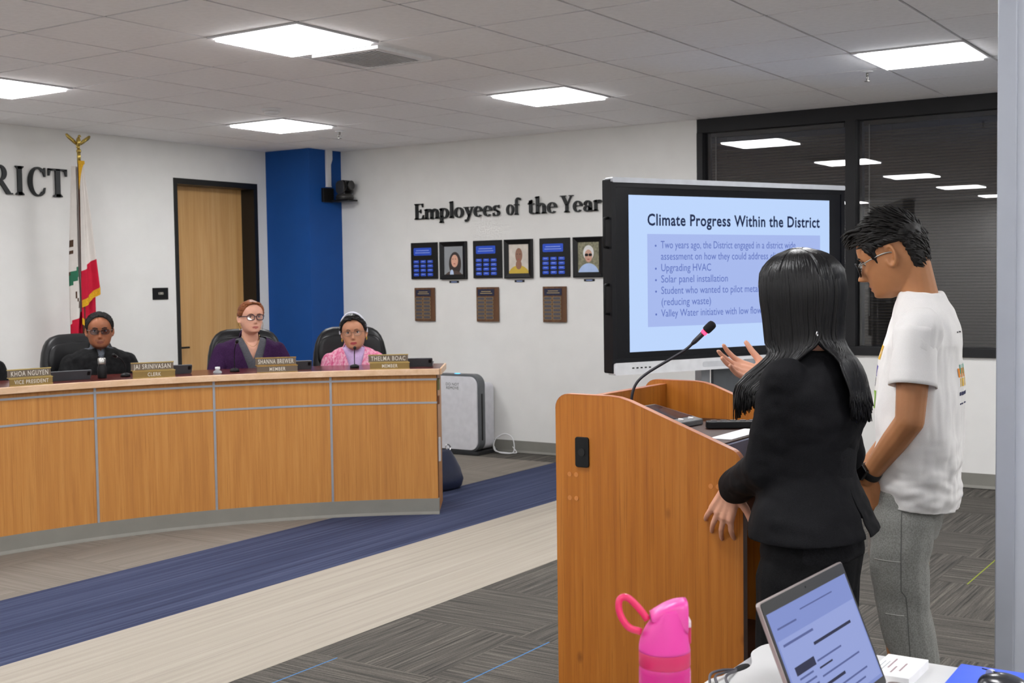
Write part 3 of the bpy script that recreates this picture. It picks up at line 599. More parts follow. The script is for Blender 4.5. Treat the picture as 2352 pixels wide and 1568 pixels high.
for i, (pa, ph, wo, tg, who) in enumerate(cols):
    yc = (pa[0] + pa[1]) / 2
    t = thing('award_plaque', 'black award plaque with blue plates beside the ' + seq[i], 'plaque', (WX, yc, 1.667), 0, 'black award plaques')
    W_ = (pa[0] - pa[1]) / 2; H_ = .163
    wallrect(MB(), W_, -W_, -H_, H_, 0, .018).build('board', M_BP, t, bevel=.003)
    hp = wallrect(MB(), W_ - .035, -W_ + .06, .048, .116, .018, .021, .01).build('header_plate', M_BLP, t)
    lines(hp, [(.085, -.06, .092), (.095, -.07, .072)], M_BTX, .0211)
    for a in range(3):
        for b_ in range(4):
            y = W_ - .062 - a * .078; z = -.008 - b_ * .0385
            p = wallrect(MB(), y + .03, y - .03, z - .0135, z + .0135, .018, .0205, .008).build('name_tab', M_BLP, t); lines(p, [(y + .018, y - .018, z + .003)], M_BTX, .0206)
    # framed portrait
    yc = (ph[0] + ph[1]) / 2; t = thing('framed_portrait', 'black framed portrait photograph of a ' + who, 'picture frame', (WX, yc, 1.664), 0, 'framed portraits on the wall')
    W_ = (ph[0] - ph[1]) / 2; H_ = .166; b = MB(); q = .042
    prof = [(0, 0), (.024, 0), (.03, .008), (.014, q), (.010, q)]
    for (ay, az, by, bz) in ((1, 1, -1, 1), (-1, 1, -1, -1), (-1, -1, 1, -1), (1, -1, 1, 1)):
        ring = lambda sy, sz: [Vector((-d, sy * (W_ - e_), sz * (H_ - e_))) for d, e_ in prof]
        b.loft([ring(ay, az), ring(by, bz)])
    b.build('frame', M_BP, t)
    iy, iz = W_ - q, H_ - q; ph_ = wallrect(MB(), iy, -iy, -iz, iz, 0, .009).build('photo', mat('photo_bg_%d' % i, ['8e9296', 'cfc6bb', '7d7a62'][i], .35, var=[.05, .1, .45][i], vs=[8, 20, 60][i]), t)
    def blob(nm, cy, cz, ry, rz, m, d, n=24, lo=-9):
        pts = [(max(-iy, min(iy, cy + ry * cos(2*pi*k/n))), max(-iz, min(iz, cz + rz * sin(2*pi*k/n)))) for k in range(n)]
        MB().prism(pts, -d - .0004, -d, 0).build(nm, m, ph_)
    hair = mat('photo_hair_%d' % i, ['2e2320', '6d4c3c', 'dcdcdc'][i], .5); skin = mat('photo_skin_%d' % i, ['d8a48c', '8e6450', 'c79a86'][i], .5); top_ = mat('photo_top_%d' % i, ['4b3a33', 'c8a93a', 'a9bfe6'][i], .5)
    if i == 0: blob('hair', -.015, -.03, .066, .105, hair, .0092); blob('shirt', -.0, -.15, .10, .06, top_, .0098); blob('face', -.012, -.005, .038, .055, skin, .0104); blob('scarf', .02, -.12, .02, .04, mat('photo_scarf', 'b9cbe6', .5), .0108)
    if i == 1: blob('shirt', .0, -.16, .115, .105, top_, .0092); blob('neck', .0, -.05, .03, .04, skin, .0096); blob('face', -.002, .03, .036, .062, skin, .0102)
    if i == 2: blob('shirt', .0, -.15, .10, .10, top_, .0092); blob('hair', .0, .035, .05, .062, hair, .0096); blob('face', .0, .01, .036, .052, skin, .0102); blob('sunglasses', .018, .018, .017, .012, M_BLK, .0108); blob('sunglasses', -.018, .018, .017, .012, M_BLK, .0108)
    if i < 2:
        eye = mat('photo_eye', '2a1c18', .5)
        for q_ in (.014, -.014): blob('eye', q_ - .008 * (1 - i), .012 if i == 0 else .04, .006, .003, eye, .0108, 10)
    if i < 3: blob('mouth', -.01 * (i == 0), -.03 if i == 0 else (-.005 if i == 1 else -.018), .012, .004, mat('photo_mouth', 'a04a44', .5), .0112, 10)
    yc = (tg[0] + tg[1]) / 2; t = thing('wall_tag', 'tiny black name tag under the ' + seq[i], 'name tag', (WX, yc, 1.4745), 0, 'tiny name tags')
    W_ = (tg[0] - tg[1]) / 2; bd = wallrect(MB(), W_, -W_, -.009, .009, 0, .006).build('tag_body', M_BP, t); wallrect(MB(), W_ * .6, -W_ * .6, -.003, .002, .006, .0065).build('engraving', M_BTX, t)
    yc = (wo[0] + wo[1]) / 2; t = thing('wooden_plaque', 'walnut plaque with dark name plates below the black plaque, under the ' + ['left', 'middle', 'right'][i] + ' group', 'plaque', (WX, yc, 1.276), 0, 'walnut name plaques')
    t['label'] = 'walnut plaque with small dark plates, hung lower left of the ' + seq[i]
    W_ = (wo[0] - wo[1]) / 2; H_ = .15
    wallrect(MB(), W_, -W_, -H_, H_, 0, .02).build('board', wood('walnut', '4a2f1e', '5f3f28', '7a5534', 1.2, .3), t, bevel=.004)
    hp = wallrect(MB(), W_ - .018, -W_ + .04, .075, .132, .02, .0225).build('header_plate', mat('plate_navy', '232842', .3, .3), t); lines(hp, [(.06, -.04, .112), (.07, -.055, .096)], mat('gold_print', 'b8a070', .5), .0226)
    for a in range(2):
        for b_ in range(6):
            y = W_ - .052 - a * .088; z = .05 - b_ * .033
            p = wallrect(MB(), y + .04, y - .04, z - .0135, z + .0135, .02, .0222, .005).build('name_tab', mat('tab_gold', '9a8460', .4, .4), t); wallrect(MB(), y + .036, y - .036, z - .0105, z + .0105, .0222, .0226, .004).build('tab_plate', mat('tab_slate', '4d4c55' , .4, .2), p)
# ------------------------------------------------------------------ room sign, PTZ camera, flag
t = thing('room_sign', 'small black sign on the wall beside the oak door', 'sign', (2.80, BY, 1.41))
bd = MB().box((-.083, -.008, -.05), (.083, 0, .05)).build('plate', M_BP, t, bevel=.002); put_text('lettering', '1080', .03, frame_mat((0, -.0085, -.008), (1, 0, 0), (0, 0, 1)), M_LET, bd)
t = thing('video_camera', 'black and silver pan-tilt camera mounted on the blue column', 'camera', (4.36, CY0, 2.28))
MB().box((-.11, -.03, -.055), (.03, 0, .075)).build('mount_plate', M_BLK, t, bevel=.004); MB().box((-.02, -.24, -.05), (.12, 0, -.035)).build('shelf', M_BLK, t, bevel=.003)
cx, cy = .05, -.145; MSIL = mat('camera_silver', '4a4948', .3, .6)
bs = MB().lathe([(.075, -.034), (.082, -.03), (.082, -.012), (.076, .012), (.06, .02)], 28, (cx, cy, 0)).build('base', MSIL, t, True); MB().lathe([(.0835, -.022), (.0835, -.014)], 28, (cx, cy, 0)).build('band', M_BLK, bs)
for q in (-1, 1): MB().rbox((cx + q * .058 - .011, cy - .05, .015), (cx + q * .058 + .011, cy + .05, .14), .045, 0, 8).build('fork_arm', MSIL, t, bevel=.004)
hd = MB().rbox((cx - .045, cy - .06, .035), (cx + .045, cy + .06, .145), .045, 0, 8).build('head', M_BLK, t, bevel=.006)
LM = Matrix.Translation((cx, cy - .055, .095)) @ Matrix.Rotation(pi / 2, 4, 'X'); MB().lathe([(.042, -.01), (.042, .03), (.034, .032), (.032, .02), (.004, .018)], 24, M=LM).build('lens_barrel', M_BLK, hd, True); MB().lathe([(.043, .024), (.045, .03), (.04, .034), (.036, .032)], 24, M=LM).build('lens_ring', MSIL, hd, True)
t = thing('cable_cover', 'white cable cover running down the blue column to the camera', 'cable cover', (4.34, CY0, 2.34))
pts = [(-.028, .02), (.028, .02), (.028, .22), (.05, .27), (.05, .365), (-.03, .365), (-.03, .2)]
MB().prism(pts, -.022, 0, 1).xform(Matrix.Translation((0, 0, .012))).build('channel', M_WHT, t, bevel=.002); MB().box((-.03, -.024, .026), (.03, 0, .036)).build('end_cap', M_WHT, t)
# flag on a pole topped by an eagle
t = thing('flag', 'white and red flag with gold fringe hanging from a pole', 'flag', (1.79, 3.95, 0))
M_FW = mat('flag_white', 'd8d2cc', .8, 0, .2, .03); M_FR = mat('flag_red', 'c01c38', .8, 0, .2, .08); M_FG = mat('flag_green', '23684c', .8); M_FB = mat('flag_brown', '4b3322', .8); M_FRG = mat('gold_fringe', 'd3a018', .7, 0, .3, .2, 120, .4, 300); M_BR = mat('brass', 'c2a85c', .25, .9)
MB().lathe([(.0125, .03), (.0125, 2.44)], 12).build('pole', wood('pole_wood', '3c2014', '4d2a1a', '5d3522', 1, .35), t, True)
MB().lathe([(.14, 0), (.14, .02), (.12, .04), (.03, .055), (.02, .09)], 28).build('base', M_BR, t, True)
fin = MB(); fin.lathe([(.014, 2.42), (.014, 2.50), (.01, 2.505)], 12); fin.ell((0, 0, 2.515), .019, 14, 9); fin.lathe([(.008, 2.53), (.012, 2.545), (.006, 2.56)], 10)
fin.build('ferrule', M_BR, t, True)
eg = MB(); eg.ell((0, 0, 2.585), (.017, .02, .038), 14, 9); eg.ell((0, -.012, 2.627), (.010, .014, .011), 10, 7); eg.cap_((0, -.02, 2.627), (0, -.035, 2.622), .004, .0015, 8); eg.ell((0, .01, 2.552), (.015, .008, .02), 10, 7)
for q in (-1, 1):
    prof = [(.012, 2.575), (.035, 2.600), (.068, 2.622), (.10, 2.642), (.113, 2.637), (.108, 2.622), (.095, 2.607), (.072, 2.592), (.045, 2.573), (.02, 2.56)]
    eg.prism([(q * x, z) for x, z in prof], .0, .006, 1)
    for k in range(5): eg.cap_((q * (.04 + .014 * k), .003, 2.60 + .008 * k), (q * (.055 + .013 * k), .003, 2.582 + .01 * k), .004, .002, 6)
eg.build('eagle', M_BR, t, True)
def cloth(nm, ztop, zbot, xw, yw, mats, zone, n=26, m=60, par=t, x_top=None):
    """hanging cloth strip: xw(t) -> (x left, x right), yw(s,t) -> depth; zone(s,z) -> material index; zbot(s) -> lower edge"""
    mb = MB(); vs, fs, mi = [], [], []
    for j in range(m + 1):
        for i in range(n + 1):
            s = i / n; zb = zbot(s); tt = j / m; z = ztop(s) + (zb - ztop(s)) * tt; a, b = xw(z); vs.append(Vector((a + (b - a) * s, yw(s, z), z)))
    k0 = len(vs); vs += [v + Vector((0, .003, 0)) for v in vs]
    for j in range(m):
        for i in range(n):
            q = [j*(n+1)+i, j*(n+1)+i+1, (j+1)*(n+1)+i+1, (j+1)*(n+1)+i]; z = sum(vs[x].z for x in q) / 4
            k = zone((i + .5) / n, z); fs.append(tuple(q)); mi.append(k); fs.append(tuple(x + k0 for x in q[::-1])); mi.append(k)
    mb.v = [tuple(v) for v in vs]; mb.f = fs; mb.mi = mi; return mb.build(nm, mats, par, True, fix=False)
def lerp(a, b, u): return a + (b - a) * max(0, min(1, u))
wv = lambda s, z, ph, am: am * sin(s * 9 + ph + z * 1.2) + .5 * am * sin(s * 17 + ph * 2)
FM = [M_FW, M_FR, M_FG, M_FB, M_FRG]
# rear fold, reaching furthest down
cloth('flag_cloth', lambda s: 2.40, lambda s: .78 + .12 * s, lambda z: (lerp(-.045, -.085, (2.4 - z) / .8), lerp(.02, .105, (2.4 - z) / 1.2) - lerp(0, .08, (1.35 - z) / .2)), lambda s, z: .03 + wv(s, z, 0, .02), FM,
      lambda s, z: 1 if z < 1.19 + .16 * s else (2 if s < .3 and 1.47 < z - .25 * s < 1.56 else (3 if s < .3 and 1.56 < z < 1.60 or (.18 < s < .3 and 1.36 < z + (s - .25) < 1.40) or (s < .14 and (1.73 < z < 1.76 or 1.79 < z < 1.83)) else 0)))
# middle deep-red fold with fringe
cloth('flag_cloth', lambda s: 1.55, lambda s: 1.24 - .09 * s, lambda z: (-.02, .115), lambda s, z: -.002 + wv(s, z, 2, .008), FM, lambda s, z: 1)
cloth('fringe', lambda s: 1.24 - .09 * s, lambda s: 1.19 - .09 * s, lambda z: (-.02, .115), lambda s, z: -.004 + wv(s, z, 2, .008), FM, lambda s, z: 4, 26, 6)
# front fold: white, then the red band and gold fringe on a slant
fb = lambda s: 1.375 + .105 * s
cloth('flag_cloth', lambda s: 2.425 - .02 * abs(s - .7), fb, lambda z: (lerp(-.018, -.022, (2.4 - z) / .6), lerp(.022, .13, (2.4 - z) / .92)), lambda s, z: -.028 + wv(s, z, 1, .014) * min(1, (2.45 - z) * 2.5), FM, lambda s, z: 1 if z < 1.625 + .09 * (s - .2) else 0)
cloth('fringe', fb, lambda s: fb(s) - .055, lambda z: (-.023, .131), lambda s, z: -.031 + wv(s, z, 1, .014), FM, lambda s, z: 4, 26, 6)
cloth('fringe', lambda s: 2.44, lambda s: 2.415 - .2 * (1 - s) ** 2, lambda z: (-.032, .024), lambda s, z: -.034, FM, lambda s, z: 4, 12, 10)
# ------------------------------------------------------------------ interactive display on a rolling stand
U = Vector((1.643, -.772, 0)).normalized()              # left to right along the screen
U = Vector((1.487, -.698, 0)).normalized()
OL = Vector((2.030, -.548, 0)); DW_ = 1.905; DZ0, DZ1 = .915, 2.070
t = thing('interactive_display', 'large interactive flat screen on a stand showing a climate slide', 'display', OL + U * DW_ / 2)
N_ = Vector((U.y, -U.x, 0))                              # towards the room
T = frame_mat((0, 0, 0), U, (0, 0, 1)); hw = DW_ / 2     # local x along the screen, y up, z towards the room
if T.col[2].xyz.dot(N_) < 0: pass
def dbox(nm, x0, x1, y0, y1, z0, z1, m, par=t, r=0, **k):
    mb = MB(); mb = mb.rbox((x0, y0, z0), (x1, y1, z1), r, 2, 5, M=T) if r else mb.box((x0, y0, z0), (x1, y1, z1), M=T); return mb.build(nm, m, par, **k)
M_SCR = mat('screen_black', '070910', .18, 0, .3); M_BEZ = mat('display_bezel', '0d0e13', .5, 0, .25)
dbox('case', -hw, hw, DZ0 + .01, DZ1, -.085, -.004, M_BEZ, r=.012)
scr = dbox('screen', -hw + .03, hw - .03, DZ0 + .095, DZ1 - .05, -.004, .0, M_SCR)
dbox('bezel', -hw, -hw + .03, DZ0 + .07, DZ1 - .02, -.004, .006, M_BEZ); dbox('bezel', hw - .03, hw, DZ0 + .07, DZ1 - .02, -.004, .006, M_BEZ); dbox('bezel', -hw + .03, hw - .03, DZ1 - .05, DZ1 - .02, -.004, .006, M_BEZ); dbox('bezel', -hw + .03, hw - .03, DZ0 + .07, DZ0 + .095, -.004, .006, M_BEZ)
dbox('top_bar', -hw + .002, hw - .002, DZ1 - .024, DZ1 + .006, -.06, .014, mat('display_silver', 'b6b9bf', .4, .2), r=.01)
bar = dbox('control_bar', -hw + .012, hw - .012, DZ0, DZ0 + .072, -.06, .012, mat('display_white', 'd9dadd', .4), r=.01)
for k in range(5): dbox('button', -hw + .135 + k * .031, -hw + .150 + k * .031, DZ0 + .034, DZ0 + .042, .012, .0135, M_BLK, bar)
dbox('pen_tray', -.62 + hw * .36, -.26 + hw * .36, DZ0 + .018, DZ0 + .052, .011, .0135, mat('tray_grey', 'c0c2c6', .5), bar, r=.012); dbox('pen_tray', .05, .62, DZ0 + .018, DZ0 + .052, .011, .0135, mat('tray_grey2', '8f9195', .5), bar, r=.012)
for z0 in (DZ0 + .36, DZ0 + .75):
    MB().tube([T @ Vector(q) for q in ((-hw + .003, z0, -.03), (-hw - .028, z0 + .005, -.03), (-hw - .03, z0 + .012, -.03), (-hw - .03, z0 + .163, -.03), (-hw - .028, z0 + .17, -.03), (-hw + .003, z0 + .175, -.03))], .008, 8).build('side_handle', M_BLK, t, True)
# the slide
SX0, SX1, SZ0, SZ1 = -hw + .128, -hw + .128 + 1.640, 1.047, 1.976
M_SL = emis('slide_glow', 'bfd8ff', .66); sl_ = dbox('slide', SX0, SX1, SZ0, SZ1, .0, .0015, M_SL, scr)
dbox('text_panel', SX0 + .135, SX0 + 1.555, SZ0 + .145, SZ0 + .70, .0015, .0022, emis('slide_panel', 'adc0f6', .62), sl_)
M_T1 = emis('slide_title', '14264e', .6); M_T2 = emis('slide_text', '5f74c4', .6)
def stext(s, size, x, z, m, width=1.0, off=0.0, nm='slide_text', space=1.0, fit=None):
    vs, fs = text_mesh(s, size, 0, 'LEFT', space, off); w0 = max(v.x for v in vs) - min(v.x for v in vs)
    if fit: width = fit / w0
    F = T @ Matrix.Translation((x, z, .0026)); fl_ = sorted(fs, key=lambda f: min(vs[i].x for i in f)); words, cur, mx = [], [], -9
    for f in fl_:
        a_, b_ = min(vs[i].x for i in f), max(vs[i].x for i in f)
        if cur and a_ - mx > size * .13: words.append(cur); cur = []
        cur.append(f); mx = max(mx, b_)
    words.append(cur)
    for wd_ in words:
        ids = sorted({i for f in wd_ for i in f}); rm = {i: k for k, i in enumerate(ids)}
        MB().add([F @ Vector((vs[i].x * width, vs[i].y, vs[i].z)) for i in ids], [tuple(rm[i] for i in f) for f in wd_]).build(nm, m, sl_, fix=False)
    return w0 * width
stext('Climate Progress Within the District', .098, SX0 + .135, SZ0 + .752, M_T1, nm='slide_title', off=.0022, space=1.08, fit=1.415)
L0 = SX0 + .235
rows = [('Two years ago, the District engaged in a district wide', 1, 1.10), ('assessment on how they could address climate', 0, 1.035), ('Upgrading HVAC', 1, .388), ('Solar panel installation', 1, .524), ('Student who wanted to pilot metal utensils', 1, .965), ('(reducing waste)', 0, .385), ('Valley Water initiative with low flow toilets', 1, .955)]
for k, (s, bl, wd) in enumerate(rows):
    z = SZ0 + .615 - k * .0685
    if bl: MB().lathe([(.0065, 0), (.0065, .0006)], 10, M=T @ Matrix.Translation((L0 - .038, z + .015, .0024))).build('bullet', M_T2, sl_)
    stext(s, .064, L0, z, M_T2, fit=wd)
# rolling stand
M_ST = mat('stand_grey', '8e9196', .4, .5)
for x in (-.16, .16): dbox('upright', x - .035, x + .035, .10, 1.75, -.16, -.10, M_ST)
dbox('mount_panel', -.10, .125, .45, 1.15, -.12, -.095, mat('stand_dark', '5f6367', .45, .4)); dbox('cross_bar', -.45, .45, 1.25, 1.32, -.10, -.085, M_ST); dbox('cross_bar', -.45, .45, 1.60, 1.67, -.10, -.085, M_ST)
ft = dbox('floor_frame', -.55, .55, .07, .12, -.17, -.09, M_ST)
for x in (-.5, .5):
    lg = dbox('foot', x - .03, x + .03, .07, .12, -.42, .30, M_ST)
    for zz in (-.38, .26): MB().lathe([(.004, -.014), (.034, -.014), (.034, .014), (.004, .014)], 16, M=T @ Matrix.Translation((x, .036, zz)) @ Matrix.Rotation(pi / 2, 4, 'Y')).build('caster', M_BLK, lg)
dbox('laptop_shelf', -.30, .30, .60, .62, -.10, .12, M_ST)
# ------------------------------------------------------------------ lectern
PX0, PX1, PYF, PYR, PH = -1.475, -.925, -2.302, -2.850, 1.172
M_PW = wood('lectern_cherry', '9a5a20', 'a96622', 'b67430', 1.3, .36, knots=True, dark='7e4616')
M_PE = wood('lectern_edge', 'a05a34', 'b26a42', 'bd7a50', 1, .35, axis='y')
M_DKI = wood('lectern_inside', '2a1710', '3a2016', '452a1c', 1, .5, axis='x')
t = thing('lectern', 'cherry wood lectern with sloping sides and a black outlet plate', 'lectern', (PX0 + .275, -2.576, 0))
O = Vector((-t.location.x, -t.location.y, 0))
def side_profile():
    pts = [(PYF, .03)]
    for k in range(7): a = radians(0 + 90 * k / 6); pts.append((PYF - .04 + .04 * cos(a), PH - .04 + .04 * sin(a)))
    pts += [(-2.47, PH - .001), (-2.50, PH - .004), (-2.53, PH - .012), (-2.58, PH - .031)]
    zr = 1.048
    for k in range(7): a = radians(65 - 65 * k / 6); pts.append((PYR + .045 - .045 * sin(radians(90) - a) , zr - .045 + .05 * sin(a)))
    pts.append((PYR, .03)); return pts
SP = side_profile()
for x in (PX0, PX1 - .022):
    mb = MB().prism(SP, x, x + .022, 0, M=Matrix.Translation(O)); sp = mb.build('side_panel', M_PW, t)
    eb = MB(); n = len(SP); rg = []
    for (y, z) in SP[1:-1]: rg.append([O + Vector(q) for q in ((x - .0006, y, z), (x + .0226, y, z), (x + .0226, y, z + .0016), (x - .0006, y, z + .0016))])
    eb.loft(rg); eb.build('edge_band', M_PE, sp)
    ev = MB().box((x - .0004, PYR - .0014, .03), (x + .0224, PYR, 1.0), M=Matrix.Translation(O)).build('edge_band', mat('dark_edge', '3a1d12', .5), sp)
    if x == PX0:
        for yb in (-2.345, -2.366, -2.763, -2.783):
            for zb in (.954, .889, .30, .235): MB().lathe([(.0065, 0), (.0065, .0012)], 14, M=Matrix.Translation(O + Vector((x - .0012, yb, zb))) @ Matrix.Rotation(pi / 2, 4, 'Y')).build('screw_cap', mat('screw_cover', 'c07a3c', .4), sp)
        for zb in (1.017, .335):
            g_ = MB().rbox((x - .006, -2.408, zb - .041), (x, -2.366, zb + .041), .007, 0, 5, M=Matrix.Translation(O)).build('outlet_plate', M_BLK, sp, bevel=.0015)
            MB().lathe([(.0085, 0), (.0105, .0015), (.0105, .002), (.0075, .002)], 20, M=Matrix.Translation(O + Vector((x - .0062, -2.387, zb))) @ Matrix.Rotation(-pi / 2, 4, 'Y')).build('grommet', mat('rubber', '0a0a0a', .6), g_)
fp = MB().box((PX0 + .022, PYF - .075, .03), (PX1 - .022, PYF - .053, PH - .012), M=Matrix.Translation(O)).build('front_panel', M_PW, t)
MB().box((PX0 + .022, PYF - .0755, PH - .012), (PX1 - .022, PYF - .0525, PH - .0105), M=Matrix.Translation(O)).build('edge_band', M_PE, fp)
def obx(nm, lo, hi, m, par=t, **k): return MB().box(lo, hi, M=Matrix.Translation(O)).build(nm, m, par, **k)
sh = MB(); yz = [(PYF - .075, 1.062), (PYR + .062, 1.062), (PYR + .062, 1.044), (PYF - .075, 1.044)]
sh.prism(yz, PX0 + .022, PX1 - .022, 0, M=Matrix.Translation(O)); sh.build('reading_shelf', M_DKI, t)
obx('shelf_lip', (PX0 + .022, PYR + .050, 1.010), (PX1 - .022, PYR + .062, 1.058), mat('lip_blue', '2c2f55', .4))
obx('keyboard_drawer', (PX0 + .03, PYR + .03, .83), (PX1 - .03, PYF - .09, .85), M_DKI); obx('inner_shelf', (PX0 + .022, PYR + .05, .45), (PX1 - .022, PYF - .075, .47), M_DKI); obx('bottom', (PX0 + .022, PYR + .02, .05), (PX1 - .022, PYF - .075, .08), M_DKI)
for x in (PX0 + .06, PX1 - .06):
    for y in (PYR + .06, PYF - .06): MB().lathe([(.025, 0), (.025, .03), (.012, .03), (.012, .052)], 14, tuple(O + Vector((x, y, 0)))).build('caster', M_BLK, t)
# microphone on the lectern
mp = Vector((-1.30, -2.445, 1.0625)); t = thing('gooseneck_microphone', 'long gooseneck microphone with a glowing red ring on the lectern', 'microphone', mp)
MB().lathe([(.026, 0), (.026, .006), (.012, .01), (.0095, .03), (.0095, .068), (.0065, .072)], 18).build('base', M_BLK, t, True)
Rv, Fv = Vector((.552, -.834, 0)), Vector((.834, .552, 0))
gp = bez([Vector((0, 0, .06)), Rv * .001 + Vector((0, 0, .095)), Rv * .014 + Vector((0, 0, .13)), Rv * .045 + Vector((0, 0, .158)), Rv * .105 + Fv * -.01 + Vector((0, 0, .195)), Rv * .148 + Fv * -.02 + Vector((0, 0, .222)), Rv * .170 + Fv * -.025 + Vector((0, 0, .242))], 6)
gp2 = [q for q in gp]; MB().tube(gp2, .0042, 8).build('gooseneck', mat('mic_neck', '1c1a24', .45), t, True)
ed = (gp2[-1] - gp2[-4]).normalized(); e0 = gp2[-1]; Q = ed.to_track_quat('Z', 'Y').to_matrix().to_4x4()
MB().lathe([(.0045, -.006), (.0068, .004), (.0072, .034), (.0066, .036)], 14, M=Matrix.Translation(e0) @ Q).build('collar', mat('mic_neck', '1c1a24'), t, True)
MB().lathe([(.0086, .036), (.0090, .038), (.0090, .043), (.0086, .045)], 18, M=Matrix.Translation(e0) @ Q).build('light_ring', emis('red_ring', 'ff2a4a', 4), t)
MB().lathe([(.008, .045), (.0118, .048), (.0125, .055), (.0125, .070), (.0108, .076), (.006, .079), (.001, .080)], 20, M=Matrix.Translation(e0) @ Q).build('foam_cap', mat('mic_foam', '0d0c10', .95), t, True)
# touch panel, black remote, paper on the lectern shelf
SL = math.atan2(1.065 - .955, .338 - .02) ; 
def on_shelf(x, y, dz=0): return Matrix.Translation((x, y, 1.0622 + dz))
tm = on_shelf(-1.15, -2.478, .0005); t = thing('touch_panel', 'grey touch panel controller lying on the lectern shelf', 'touch panel', tm.translation); TT = Matrix.Translation(-tm.translation) @ tm @ Matrix.Rotation(radians(-8), 4, 'Z')
b_ = MB().prism([(-.085, 0), (.085, 0), (.085, .050), (-.085, .016)], -.062, .062, 0, M=TT @ Matrix.Rotation(pi/2 * 0, 4, 'Z')).build('body', mat('panel_grey', '5a5d60', .4), t, bevel=.003)
sc_m = TT @ Matrix.Translation((0, 0, .033)) @ Matrix.Rotation(math.atan2(.034, .17), 4, 'X'); MB().box((-.052, -.055, .0), (.052, .076, .0014), M=sc_m).build('screen', mat('panel_screen', '1f2a38', .1, 0, .6, .5, 20), b_)
for q in (-.03, .02): MB().lathe([(.008, 0), (.008, .004)], 12, M=sc_m @ Matrix.Translation((q, -.070, .0))).build('button', M_WHT, b_)
tm = on_shelf(-1.125, -2.705, .0005); t = thing('remote_control', 'slim black remote control lying across the lectern shelf', 'remote control', tm.translation); TT = Matrix.Translation(-tm.translation) @ tm @ Matrix.Rotation(radians(-58), 4, 'Z')
rb = MB().rbox((-.105, -.020, 0), (.105, .020, .020), .008, M=TT).build('body', M_BLK, t, bevel=.003)
for k in range(7): MB().box((-.092 + .027 * k, -.008, .020), (-.076 + .027 * k, .008, .0222), M=TT).build('key', mat('key_grey', '4d4e50', .5), rb)
tm = on_shelf(-1.255, -2.752, .0005); o = MB().box((-.13, -.030, 0), (.10, .032, .002), M=tm).build('paper', mat('paper_white', 'e4e4ea', .8)); tag(o, 'sheet of white paper on the lower edge of the lectern shelf', 'paper')
# ------------------------------------------------------------------ near table and things on it
TZ = .74; TX1, TYF = -1.972, -3.122
t = thing('work_table', 'white table with a rounded corner and grey cable notch', 'table', (-2.8, -3.5, 0)); O = Vector((2.8, 3.5, 0)); OM = Matrix.Translation(O)
def top_outline(off=0):
    x0, x1, y0, y1, r = -3.62 + off, TX1 - off, -3.88 + off, TYF - off, .07; P = []
    for k in range(9): a = radians(90 - 90 * k / 8); P.append((x1 - r + r * cos(a), y1 - r + r * sin(a)))
    for k in range(9): a = radians(-90 * k / 8); P.append((x1 - r + r * cos(a), y0 + r + r * sin(a)))
    for k in range(9): a = radians(-90 - 90 * k / 8); P.append((x0 + r + r * cos(a), y0 + r + r * sin(a)))
    for k in range(9): a = radians(180 - 90 * k / 8); P.append((x0 + r + r * cos(a), y1 - r + r * sin(a)))
    # cable notch in the long edge nearest the lectern
    nx, hw_, dp = -2.175, .105, .034
    for k in range(25):
        u = k / 24; P.append((nx - hw_ + 2 * hw_ * u, y1 - dp * (.5 - .5 * cos(2 * pi * u)) ** .8))
    return P
TO = top_outline(); tp = MB().prism(TO, TZ - .026, TZ, 2, M=OM).build('table_top', mat('table_white', 'cfcfcf', .35, 0, .5, .02), t)
MB().prism([(x, y) for x, y in top_outline(-.0012)], TZ - .025, TZ - .002, 2, M=OM).build('edge_band', mat('table_edge', 'a3a3a6', .5), tp)
ln = MB().prism([(-2.28, TYF - .036), (-2.07, TYF - .036), (-2.07, TYF + .001), (-2.28, TYF + .001)], TZ - .024, TZ - .010, 2, M=OM).build('notch_liner', mat('table_edge', 'a3a3a6', .5), tp)
MB().ell(O + Vector((-2.170, TYF - .016, TZ - .008)), (.038, .012, .006), 20, 8).build('cable_opening', mat('opening_black', '060606', .9), ln, True)
M_TL = mat('table_leg', '8e8f92', .35, .7)
for x in (-3.4, -2.2):
    lg = MB().box((x - .03, -3.56, .05), (x + .03, -3.48, TZ - .026), M=OM).build('leg', M_TL, t); MB().box((x - .03, -3.84, .0), (x + .03, -3.2, .05), M=OM).build('foot', M_TL, lg, bevel=.008)
MB().box((-3.4, -3.54, TZ - .1), (-2.2, -3.5, TZ - .05), M=OM).build('cross_rail', M_TL, t)
cb = thing('cable', 'thin grey cables looping out of the table notch', 'cable', (-2.26, TYF - .02, TZ))
for k, pts in enumerate([((.06, .0, .001), (.02, .004, .006), (-.02, .006, .010), (-.05, -.01, .006), (-.10, -.04, .003), (-.22, -.10, .003)), ((.05, -.004, .002), (.0, -.008, .008), (-.03, -.02, .006), (-.08, -.06, .003), (-.20, -.14, .003)), ((.055, .0, .002), (.01, .008, .012), (-.03, .012, .014), (-.06, .0, .004), (-.12, -.02, .003), (-.26, -.06, .003))]):
    MB().tube(bez(pts, 6), .0026, 6).build('strand', mat('cable_grey', '4e4b52', .5), cb, True)
